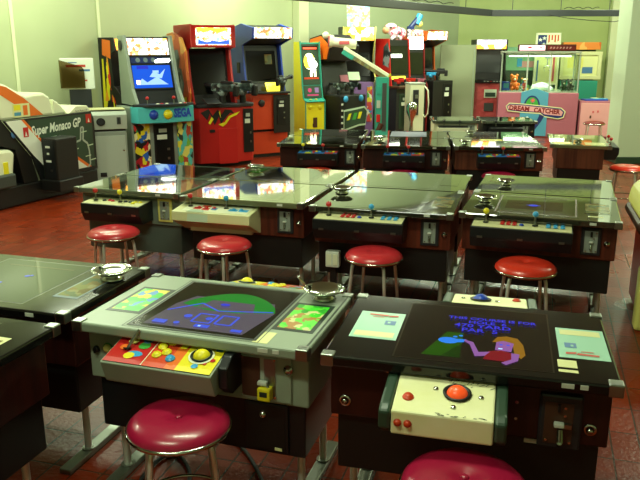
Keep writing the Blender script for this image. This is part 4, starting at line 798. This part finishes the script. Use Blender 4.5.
# ------------------------------------------------------------------ glass prize machine and what stands round it
def claw():
    t = thing('prize_crane_machine', 'pink and blue glass prize crane machine with curly logo at the back', 'crane machine', (3.96, 13.3, 0), -12)
    W, D, zb, zt = 1.40, .8, .80, 1.50
    MB().box((0, D/2, zb/2), (W, D, zb), 'pink', .012).build('base_cabinet', t)
    MB().prism([(-.30, .02), (.18, .02), (.18, .80), (-.03, .87), (-.09, .87), (-.30, .80)], 'y', -.014, .0, 'claw_blue', .003).build('center_panel', t)
    lg = MB()
    fr = ((0, -.0145, 0), (1, 0, 0), (0, 0, 1))
    arch = [(-.24, .5)]+[(-.10+.145*math.cos(PI-PI*k/14), .54+.21*math.sin(PI*k/14)) for k in range(15)]+[(.05, .5)]
    arch2 = [(-.215, .5)]+[(-.10+.118*math.cos(PI-PI*k/14), .54+.18*math.sin(PI*k/14)) for k in range(15)]+[(.02, .5)]
    lg.pic(fr, [('blue_dark', arch), ('green', arch2), ('pink', disc(-.09, .66, .04)), ('green_dark', rect(-.095, .54, -.085, .62)), ('orange', disc(-.09, .66, .018)),
                ('cream', [(-.56, .55), (-.50, .615), (-.22, .60), (.1, .57), (.42, .54), (.50, .47), (.47, .36), (.38, .33), (.12, .37), (.06, .42), (-.3, .44), (-.52, .46)]),
                ('blue_dark', [(-.545, .55), (-.49, .60), (-.22, .585), (.1, .555), (.41, .525), (.48, .465), (.455, .37), (.37, .345), (.13, .385), (.06, .44), (-.3, .455), (-.51, .475)]),
                ('pink_pale', [(-.53, .545), (-.48, .58), (-.2, .565), (.1, .535), (.40, .505), (.455, .46), (.43, .39), (.14, .415), (.06, .455), (-.3, .475), (-.5, .49)]),
                ('blue_dark', [(.05, .42), (.13, .38), (.08, .28), (-.04, .10), (-.02, .22)])], dd=.0003)
    f2 = ((-.5, -.0145, .49), (.998, 0, -.07), (.07, 0, .998))
    lg.text(f2, 'DREAM', (0, .0), .115, 'red_dark', .0045, bold=.005, sx=.95).text(f2, 'CATCHER', (.44, -.005), .115, 'red_dark', .0045, bold=.005, sx=.88)
    lg.build('logo', t, label='curly red and blue lettering under a green arch')
    MB().box((0, D/2, zb+.012), (W-.04, D-.04, .024), 'card_pale', .003).build('prize_bed', t)
    for x, y in ((-W/2+.03, .03), (W/2-.03, .03), (-W/2+.03, D-.03), (W/2-.03, D-.03), (-.22, .02), (.18, .02)):
        MB().box((x, y, (zb+zt)/2+.012), (.026, .026, zt-zb-.024), 'grey_light', .004).build('frame_post', t)
    MB().box((0, D/2, zt+.012), (W-.02, D, .03), 'grey_light', .006).build('top_frame', t)
    MB().box((-.455, .006, (zb+zt)/2), (.43, .008, zt-zb-.06), 'glass').box((-.02, .006, (zb+zt)/2), (.36, .008, zt-zb-.06), 'glass').box((.435, .006, (zb+zt)/2), (.45, .008, zt-zb-.06), 'glass').build('front_glass', t)
    for a in (-1, 1): MB().box((a*(W/2-.012), D/2, (zb+zt)/2), (.008, D-.1, zt-zb-.06), 'glass').build('side_glass', t)
    h = MB().box((.09, .10, zt+.085), (1.0, .12, .12), 'brown', .008).build('header_sign', t)
    MB().box((0, 0, 0), (.44, .012, .085), 'lit_pink', .003).pic(((-.2, -.0062, -.03), (1, 0, 0), (0, 0, 1)), [('red', [(.02, .01), (.1, .04), (.16, .02), (.22, .05), (.16, .055), (.1, .05)]), ('red', [(.24, .02), (.3, .04), (.36, .03), (.38, .05), (.28, .05)])]).build('sign_plate', h, (-.16, .036, zt+.085))
    MB().box((0, 0, 0), (.48, .012, .085), 'red_dark', .003).pic(((-.22, -.0062, -.03), (1, 0, 0), (0, 0, 1)), [('pink_pale', [(.02+.055*k, .01), (.05+.055*k, .02), (.06+.055*k, .045), (.03+.055*k, .05)]) for k in range(7)]).build('sign_plate', h, (.34, .036, zt+.085))
    MB().box((.15, .4, zt-.06), (.1, .1, .08), 'green_dark', .01).cyl((.15, .4, zt-.1), (.15, .4, zt-.22), .012, 'steel', 8).tube([(.15, .4, zt-.22), (.09, .4, zt-.27), (.11, .4, zt-.33)], .008, 'steel', 6).tube([(.15, .4, zt-.22), (.21, .4, zt-.27), (.19, .4, zt-.33)], .008, 'steel', 6).build('grabber_claw', t)
    MB().box((0, .3, zt-.03), (1.2, .08, .04), 'white', .004).cyl((-.55, .3, zt-.06), (.55, .3, zt-.06), .014, 'lit_white', 10).build('added_lamp', t)  # tube and its glow added inside to brighten the prizes
    ld = bpy.data.lights.new('added_lamp_glow', 'AREA'); ld.shape = 'RECTANGLE'; ld.size = 1.1; ld.size_y = .08; ld.energy = 14; ld.color = (.9, 1, .75)
    lo = bpy.data.objects.new('added_lamp_glow', ld); COL.objects.link(lo); lo.parent = t; lo.location = (0, .3, zt-.08)
    return t
CL = claw()
cy = math.radians(-12)
def inclaw(x, y): return (3.96+x*math.cos(cy)-y*math.sin(cy), 13.3+x*math.sin(cy)+y*math.cos(cy))
zp = .826
def plush(x, y, c, lb, s=1.0):
    px, py = inclaw(x, y)
    o = MB().ball((0, 0, .075), .075, c, (1, .85, 1)).ball((0, -.01, .18), .058, c).ball((-.045, -.01, .23), .024, c).ball((.045, -.01, .23), .024, c).ball((0, -.06, .17), .02, 'cream_white').ball((-.07, -.03, .09), .026, c).ball((.07, -.03, .09), .026, c).ball((-.045, -.07, .03), .03, c).ball((.045, -.07, .03), .03, c).build('plush_toy', None, (px, py, zp))
    o.scale = (s, s, s); tag(o, lb, 'toy', 'prizes inside the glass machine')
plush(-.43, .32, 'orange', 'orange plush toy seen through the left pane of the prize machine', 1.15)
plush(-.25, .2, 'art_toys', 'many-coloured plush toy in the prize machine left of the white heap', .9)
plush(.44, .2, 'green_dark', 'dark green plush toy seen through the right pane of the prize machine', .8)
plush(.56, .3, 'black', 'black plush toy in the right corner of the prize machine', .85)
px, py = inclaw(-.585, .16)
tag(MB().box((0, 0, .08), (.14, .12, .16), 'blue', .01).box((0, -.062, .09), (.1, .004, .08), 'claw_blue').build('prize_box', None, (px, py, zp)), 'blue box in the left corner of the prize machine', 'box')
px, py = inclaw(.07, .28)
hb = MB().ball((0, 0, .0), .17, 'art_crystal', (1.35, .95, .7), 12, 8); 
for v in hb.bm.verts:
    v.co += Vector((random.uniform(-.02, .02), random.uniform(-.02, .02), random.uniform(-.015, .03)))
    if v.co.z < 0: v.co.z = 0
tag(hb.build('wrapped_sweets', None, (px, py, zp)), 'heap of white wrapped sweets in the middle of the prize machine', 'sweets', kind='stuff')
# pink coin box at its right
t = thing('change_box', 'square pink cabinet with blue papers on top at right of the prize machine', 'cabinet', (4.98, 13.12, 0), -12)
MB().box((0, .28, .33), (.60, .55, .66), 'pink', .01).build('cabinet_body', t); MB().box((0, -.006, .33), (.55, .014, .6), 'pink_pale', .004).build('door', t)
MB().box((-.03, -.014, .43), (.22, .004, .18), 'pink_pale').box((-.06, -.016, .47), (.03, .012, .04), 'rose', .003).box((.02, -.016, .48), (.03, .012, .04), 'rose', .003).box((-.1, -.014, .38), (.03, .012, .05), 'brown', .003).build('coin_slot', t)
o = MB().box((0, 0, .012), (.42, .22, .024), 'blue', .004).box((.08, -.02, .03), (.25, .16, .012), 'blue_light', .003).box((.02, .03, .04), (.12, .1, .012), 'cream', .003).build('leaflet_pile', None, (5.0, 13.34, .661), .1); tag(o, 'pile of blue leaflets on the pink cabinet', 'leaflets')
# machines and posters behind
t = thing('arcade_cabinet', 'green cabinet seen through the left panes of the prize machine', 'arcade machine', (4.05, 14.75, 0), -4)
MB().box((0, .3, .8), (.78, .6, 1.6), 'mint', .01).build('cabinet_body', t); MB().box((.12, -.006, 1.27), (.42, .014, .12), 'pink_pale', .003).box((-.08, -.008, 1.30), (.1, .014, .16), 'blue_light', .003).build('sign_plate', t); MB().box((0, -.006, 1.0), (.7, .014, .3), 'green_dark', .003).build('lower_panel', t)
t = thing('poster_stand', 'white framed stand with stars and stripes poster behind the prize machine', 'poster', (4.43, 14.5, 0), -4)
MB().box((-.22, 0, .93), (.04, .03, 1.86), 'cream_white', .004).box((.22, 0, .93), (.04, .03, 1.86), 'cream_white', .004).box((0, 0, 1.845), (.48, .03, .04), 'cream_white', .004).box((0, 0, 1.5), (.44, .03, .04), 'cream_white', .004).box((0, 0, .9), (.44, .03, .04), 'cream_white', .004).box((0, 0, .04), (.5, .2, .08), 'cream_white', .004).build('frame', t)
mb = MB().box((0, .004, 1.67), (.40, .012, .31), 'cream_white')
sh = [('blue_dark', rect(0, .0, .17, .31))]+[('orange_red', rect(.20+.058*k, 0, .228+.058*k, .31)) for k in range(4)]
st = [('white', [(cx+r*math.sin(a), cy_+r*math.cos(a)) for k in range(10) for a, r in [(k*PI/5, .045 if k % 2 == 0 else .018)]]) for cx, cy_ in ((.05, .22), (.12, .13), (.05, .07), (.125, .25))]
st += [('cream_white', [(.2, .16), (.27, .22), (.33, .17), (.4, .2), (.4, .14), (.32, .11), (.27, .14), (.2, .1)])]
mb.pic(((-.2, -.0025, 1.515), (1, 0, 0), (0, 0, 1)), sh+st).build('flag_poster', t)
MB().box((0, .004, 1.2), (.40, .010, .56), 'card_cream').box((.14, -.004, 1.2), (.04, .008, .5), 'rose').box((-.17, -.004, 1.15), (.03, .008, .4), 'print_blue').build('lower_poster', t)
t = thing('crane_machine', 'teal crane machine with orange header art behind the right panes', 'crane machine', (5.10, 14.5, 0), -4)
MB().box((0, .3, .48), (.72, .6, .96), 'teal', .01).box((0, .45, 1.25), (.72, .3, .6), 'green_dark', .01).build('cabinet_body', t)
MB().box((0, .1, 1.62), (.72, .2, .14), 'art_orange', .008).build('header', t)
fm = MB()
for c, d in (((0, 0, 1.48), (.8, .05, .07)), ((0, 0, 1.02), (.8, .05, .07)), ((-.36, 0, 1.25), (.07, .05, .4)), ((.36, 0, 1.25), (.07, .05, .4))): fm.box(c, d, 'cream', .006)
fm.build('window_frame', t); MB().box((0, .02, 1.25), (.66, .01, .4), 'card_cream').box((.14, .012, 1.16), (.2, .006, .12), 'print_blue').box((-.1, .012, 1.3), (.3, .006, .2), 'yellow_pale').build('display', t)

# ------------------------------------------------------------------ racing cockpit at the left
def racer():
    # local: x runs along the machine to its back; the side we see lies at y = 0
    t = thing('racing_cockpit', 'white and orange racing car arcade cockpit with black side panel at far left', 'arcade machine', (-3.24, 7.05, 0), 66)
    MB().box((.35, .46, .11), (2.35, .90, .22), 'black', .02).build('platform', t)
    zt = .885
    sp = [(.62, .22), (1.50, .22), (1.50, .80), (1.46, zt), (.36, zt), (.20, zt), (.52, .50)]
    p = MB().prism(sp, 'y', -.012, .012, 'panel_black', .003)
    fr = ((0, -.0125, 0), (1, 0, 0), (0, 0, 1))
    p.pic(fr, [('green_dark', [(.50, zt-.02), (1.46, zt-.02), (1.46, .26), (.66, .26), (.66, .52)]), ('white', [(.22, zt-.005), (.42, zt-.005), (.78, .50), (.66, .38), (.54, .5)]), ('orange', [(.42, zt-.005), (.46, zt-.005), (.82, .50), (.78, .50)]),
               ('white', [(.95, .52), (1.34, .26), (.95, .26)]), ('orange', [(.95, .52), (.95, .56), (1.40, .26), (1.34, .26)])])
    trk = [(.86, .60), (.93, .66), (.98, .65), (1.06, .56), (1.12, .52), (1.19, .57), (1.25, .58), (1.27, .72), (1.31, .72), (1.29, .58), (1.36, .53), (1.38, .44), (1.38, .29), (1.34, .26)]
    for (a, b) in zip(trk, trk[1:]):
        d = Vector(b)-Vector(a); n = Vector((-d.y, d.x)).normalized()*.011; a_, b_ = Vector(a), Vector(b)
        p.pic(fr, [('grey_light', [tuple(a_-n), tuple(b_-n), tuple(b_+n), tuple(a_+n)])], d0=.0032)
    for x, z in ((1.12, .48), (1.27, .66), (1.36, .50), (1.31, .38), (1.39, .33), (1.06, .52), (.80, .655)): p.pic(fr, [('card_pale', [(x, z), (x+.09, z+.006), (x+.09, z+.017), (x, z+.011)])], d0=.0036)
    p.pic(fr, [('red', rect(.43, .70, .50, .80)), ('red', rect(1.36, .76, 1.45, .86)), ('white', [(.45, .71), (.465, .76), (.48, .71)]), ('white', [(1.39, .77), (1.405, .82), (1.42, .77)])], d0=.0042)
    p.text(((.53, -.0125, .705), (.9990, 0, .045), (-.045, 0, .9990)), 'Super Monaco GP', (0, 0), .135, 'white', .0055, shear=.3, bold=.004, sx=.735)
    p.build('side_panel', t, label='black panel with white italic lettering and race track map')
    sh = [(-.85, 1.29), (.1, 1.29), (.30, 1.24), (.46, 1.16), (.56, 1.12), (.66, 1.135), (.80, 1.135), (.88, 1.09), (.93, zt), (.20, zt), (.06, 1.06), (-.1, 1.16), (-.85, 1.2)]
    MB().prism(sh, 'y', .02, .88, 'cream_white', .03).build('car_shell', t)
    MB().pic(((0, .0195, 0), (1, 0, 0), (0, 0, 1)), [('orange', [(-.8, 1.285), (.1, 1.265), (.30, 1.215), (.52, 1.09), (.76, .905), (.56, .905), (.40, 1.03), (.22, 1.14), (.06, 1.20), (-.8, 1.25)]), ('card_cream', rect(.35, .905, .58, 1.04)), ('yellow', rect(.37, .975, .46, 1.03)), ('claw_blue', rect(.37, .92, .46, .955)), ('orange', rect(.49, .92, .55, 1.02))], d0=.002).build('side_stripe', t, label='orange stripe along the shell')
    MB().prism([(.94, zt), (.95, 1.06), (1.02, 1.02), (1.18, zt)], 'y', .05, .6, 'cream_white', .02).build('tail_fairing', t)
    MB().prism([(1.12, zt+.002), (1.24, .965), (1.42, .955), (1.48, zt+.002)], 'y', .0, .5, 'cream_white', .008).text(((1.22, -.0005, .90), (1, 0, 0), (0, 0, 1)), 'Super Monaco GP', (0, 0), .026, 'charcoal', .0015, shear=.2).build('rear_wing', t)
    MB().prism([(-.2, 1.28), (.22, 1.27), (.12, 1.33), (.0, 1.36), (-.2, 1.34)], 'y', .3, .62, 'black', .01).build('windscreen', t)
    MB().prism([(-.82, .22), (.60, .22), (.50, .50), (.20, zt), (.06, 1.05), (-.12, 1.15), (-.82, 1.19)], 'y', .5, .86, 'black', .006).build('cockpit_interior', t)
    MB().prism([(-.82, 1.17), (-.12, 1.13), (.06, 1.04), (.205, .875), (.53, .485), (.60, .22), (.40, .22), (.33, .58), (.1, .66), (-.82, .68)], 'y', .012, .5, 'black', .004).build('cockpit_frame', t)
    MB().prism([(-.75, .23), (.12, .23), (.25, .30), (.30, .56), (.24, .60), (-.75, .62)], 'y', -.01, .48, 'cream_white', .03).box((.16, -.014, .42), (.06, .01, .12), 'yellow', .003).build('seat', t)
    MB().box((.1, -.0, .29), (.3, .1, .14), 'grey_dark', .02).build('pedal_box', t)
    MB().ball((0, 0, 0), .03, 'print_blue', (1, .3, 1.3)).build('mirror', t, (.32, .006, .74))
    tw = MB().box((.80, -.13, .40), (.32, .20, .54), 'black', .012).box((.80, -.13, .17), (.36, .26, .12), 'black', .01).build('coin_tower', t)
    b = MB().box((.6385, -.13, .45), (.005, .14, .4), 'panel_black')
    for z, wd in ((.58, .06), (.51, .03), (.43, .07)): b.box((.635, -.12, z), (.006, wd, .022), 'plug_white', .001)
    b.box((.635, -.15, .33), (.006, .03, .02), 'steel').build('coin_slot', tw)
racer()

# change machine, sign board and dark acrylic panel beside the cockpit
t = thing('change_machine', 'grey metal change machine with round black dial beside the racing cockpit', 'change machine', (-2.50, 8.57, 0), 21); t.scale = (.94, .66, .84)
MB().box((0, .3, .375), (.44, .5, .75), 'grey', .01).build('lower_cabinet', t)
MB().box((0, .28, .755), (.42, .44, .05), 'black').build('dark_gap', t)
MB().prism([(.52, .78), (.02, .78), (.0, .98), (.06, 1.03), (.52, 1.05)], 'x', -.23, .23, 'grey_light', .008).build('upper_cabinet', t)
MB().box((.0, .28, 1.055), (.44, .44, .012), 'cream', .003).build('top_tray', t)
MB().cyl((0, 0, 0), (0, -.014, 0), .055, 'black', 22).cyl((0, -.014, 0), (0, -.02, 0), .035, 'charcoal', 18).build('dial', t, (-.09, .008, .89))
MB().box((0, 0, 0), (.05, .012, .1), 'grey_dark', .003).box((0, -.006, 0), (.016, .006, .07), 'black').build('bill_slot', t, (.13, .008, .9))
d = MB().box((0, .045, .38), (.40, .012, .62), 'grey_light', .004).build('door', t); MB().box((-.1, .034, .14), (.08, .02, .06), 'black', .003).build('return_slot', d); MB().lathe([(0, .012), (.012, .01), (.014, 0), (0, 0)], 'chrome', seg=12).build('lock', d, (.17, .038, .48), rx=PI/2)
t = thing('sign_board', 'white notice board with red and blue print behind the racing cockpit', 'sign', (-2.95, 9.0, 0), 21)
MB().box((.02, .16, .55), (.26, .1, 1.1), 'charcoal', .01).box((.02, .16, .03), (.4, .26, .06), 'charcoal', .01).build('stand', t)
mb = MB().box((0, .12, 1.28), (.40, .03, .38), 'white', .012); fr = ((-.2, .1045, 1.09), (1, 0, 0), (0, 0, 1))
mb.pic(fr, [('print_red', rect(.07, .27, .30, .30)), ('print_blue', rect(.22, .22, .35, .245)), ('print_red', rect(.28, .1, .31, .12)), ('print_blue', rect(.1, .32, .2, .33))]).build('board', t)
o = MB().prism([(-.19, 0), (.10, 0), (.10, .22), (.07, .26), (-.19, .34)], 'y', -.006, .006, 'acrylic_smoke', .002).build('acrylic_shield', t, (-.02, .06, 1.11))

# ------------------------------------------------------------------ pale machine cut off by the right edge
t = thing('kiddie_ride', 'pale yellow rounded machine with brown band and red side at the right edge', 'ride', (1.87, 4.0, 0), -16)
MB().prism([(-.05, .64), (-.03, .76), (.06, .83), (.4, .84), (.46, .78), (.46, .64)], 'y', .0, .55, 'yellow_pale', .03).build('rounded_hood', t)
MB().prism([(-.06, .6), (-.03, .55), (.46, .55), (.49, .6), (.46, .64), (-.04, .64)], 'y', -.03, .58, 'brown', .02).build('bumper_band', t)
MB().box((.24, .28, .30), (.44, .5, .54), 'red', .012).build('cabinet_body', t)
MB().box((.05, -.04, .19), (.14, .1, .38), 'yellow_pale', .02).build('front_post', t)

# ------------------------------------------------------------------ hanging rails under the ceiling
def rail(name, a, b, lb, z=2.15, h=.105, w=.07, drops=(.15, .5, .85)):
    a, b = Vector(a), Vector(b); d = b-a; L = d.length
    t = thing(name, lb, 'rail', ((a.x+b.x)/2, (a.y+b.y)/2, z), math.degrees(math.atan2(d.y, d.x)))
    MB().box((0, 0, 0), (L, w, h), 'charcoal', .006).build('rail_beam', t)
    for f in drops: MB().cyl((L*(f-.5), 0, h/2-.002), (L*(f-.5), 0, H_CEIL-z), .006, 'charcoal', 8).build('hanger_rod', t)
    pts = [(L*(.02+.012*k), -.02-.01*math.sin(k), h/2+.012+.03*abs(math.sin(k*.55))) for k in range(22)]
    MB().tube(pts, .006, 'rubber', 6).build('cable', t)
    return t
rail('lighting_rail', (-.9, 7.53), (2.85, 12.63), 'dark hanging rail running away overhead along the left')
RB = rail('lighting_rail', (2.88, 12.67), (5.2, 12.66), 'dark hanging rail running across at the far right')

MB().tube([(-.2, -.036, -.03), (.1, -.04, -.08), (.5, -.04, -.12), (.9, -.04, -.14), (1.1, -.036, -.1), (1.14, -.034, -.04)], .006, 'rubber', 6).build('sagging_cable', RB)

# ------------------------------------------------------------------ cables on the floor
def cable(pts, r, m, lb):
    P_ = [Vector(p) for p in pts]; out = []
    for i in range(len(P_)-1):
        p0, p1, p2, p3 = P_[max(i-1, 0)], P_[i], P_[i+1], P_[min(i+2, len(P_)-1)]
        for k in range(6):
            u = k/6; out.append(.5*((2*p1)+(-p0+p2)*u+(2*p0-5*p1+4*p2-p3)*u*u+(-p0+3*p1-3*p2+p3)*u**3))
    out.append(P_[-1]); o = MB().tube(out, r, m, 8).build('power_cable', None); tag(o, lb, 'cable', 'cables on the floor')
cable([(-.93, 2.28, .012), (-.80, 2.10, .012), (-.66, 2.22, .012), (-.68, 2.42, .012), (-.60, 2.60, .012), (-.50, 2.44, .012), (-.52, 2.26, .012)], .008, 'rubber', 'black cable snaking over the floor below the grey baseball table')
cable([(-.43, 2.88, .012), (-.50, 2.84, .012), (-.47, 2.74, .012), (-.44, 2.76, .012), (-.42, 2.86, .02), (-.47, 2.90, .028), (-.50, 2.80, .028), (-.46, 2.73, .02)], .006, 'green_dark', 'coiled dark green cable by the left foot of the baseball table')
cable([(-.40, 2.75, .012), (-.30, 2.60, .012), (-.22, 2.40, .012), (-.18, 2.22, .012), (-.25, 2.12, .012)], .008, 'rubber', 'black cable on the floor behind the front stool')
cable([(-1.62, 2.62, .012), (-1.5, 2.48, .012), (-1.35, 2.36, .012), (-1.2, 2.3, .012)], .007, 'brown', 'brown cable crossing the floor under the bottom left table')
t = thing('outlet_box', 'white twin socket box on a post between two second row tables', 'outlet', (.08, 4.225, 0), -15.5)
MB().box((0, .01, .15), (.04, .025, .3), 'black', .003).box((0, .0, .008), (.07, .06, .016), 'black', .003).build('post', t)
MB().box((0, 0, .35), (.085, .05, .1), 'plug_white', .006).box((-.02, -.026, .35), (.03, .004, .07), 'cream_white', .002).box((.02, -.026, .35), (.03, .004, .07), 'cream_white', .002).build('socket', t)

# ------------------------------------------------------------------ light: ceiling fluorescents
def fluo(x, y, yaw, power, lb, col=(.87, 1, .69), L=1.25):
    t = thing('ceiling_light', lb, 'light', (x, y, H_CEIL), yaw, 'fluorescent ceiling lights')
    MB().box((0, 0, -.03), (L+.06, .26, .055), 'white', .006).build('housing', t)
    for a in (-1, 1):
        MB().cyl((-L/2, a*.06, -.075), (L/2, a*.06, -.075), .016, 'lit_white', 10).build('tube', t)
        ld = bpy.data.lights.new('fluorescent_glow', 'AREA'); ld.shape = 'RECTANGLE'; ld.size = L; ld.size_y = .1; ld.energy = power/2; ld.color = col
        lo = bpy.data.objects.new('fluorescent_glow', ld); COL.objects.link(lo); lo.parent = t; lo.location = (0, a*.09, -.1); lo.rotation_euler = (a*.75, 0, 0)
for x, y, yw, p, lb in [(-3.9, 5.3, 56, 48, 'over the racing cockpit'), (-2.75, 8.2, 56, 58, 'over the change machine'), (-.6, 10.9, 56, 88, 'over the blue gun cabinet'), (1.7, 12.6, 50, 95, 'over the far gun cabinets'),
                        (3.5, 11.7, 0, 95, 'before the prize machine'), (5.3, 11.9, 0, 95, 'added over the pink cabinet'), (1.0, 10.3, -10, 60, 'in front of the cannon game'), (-1.9, 5.7, -17, 90, 'over the second row'), (-1.1, .9, -17, 50, 'over the front stool'), (-.2, 2.6, -17, 62, 'added between the front tables and the second row'), (4.2, 6.4, 0, 150, 'near the pillar')]:  # fluorescents by the pink cabinet and front tables added to brighten
    fluo(x, y, yw, p, 'ceiling fluorescent '+lb)
w = bpy.data.worlds.new('World'); SC.world = w; w.use_nodes = True
w.node_tree.nodes['Background'].inputs[0].default_value = (.5, .6, .4, 1); w.node_tree.nodes['Background'].inputs[1].default_value = .02

# ------------------------------------------------------------------ camera
cd = bpy.data.cameras.new('camera'); cam = bpy.data.objects.new('camera', cd); COL.objects.link(cam)
cd.sensor_width = 36; cd.lens = 720*36/640; cd.clip_start = .02
cam.location = (0, 0, 1.6); cam.rotation_euler = (PI/2-math.atan2(193, 720), 0, 0)
SC.camera = cam
SC.view_settings.view_transform = 'Standard'; SC.view_settings.look = 'None'; SC.view_settings.gamma = 1; SC.view_settings.exposure = 0
SC.view_settings.use_curve_mapping = False
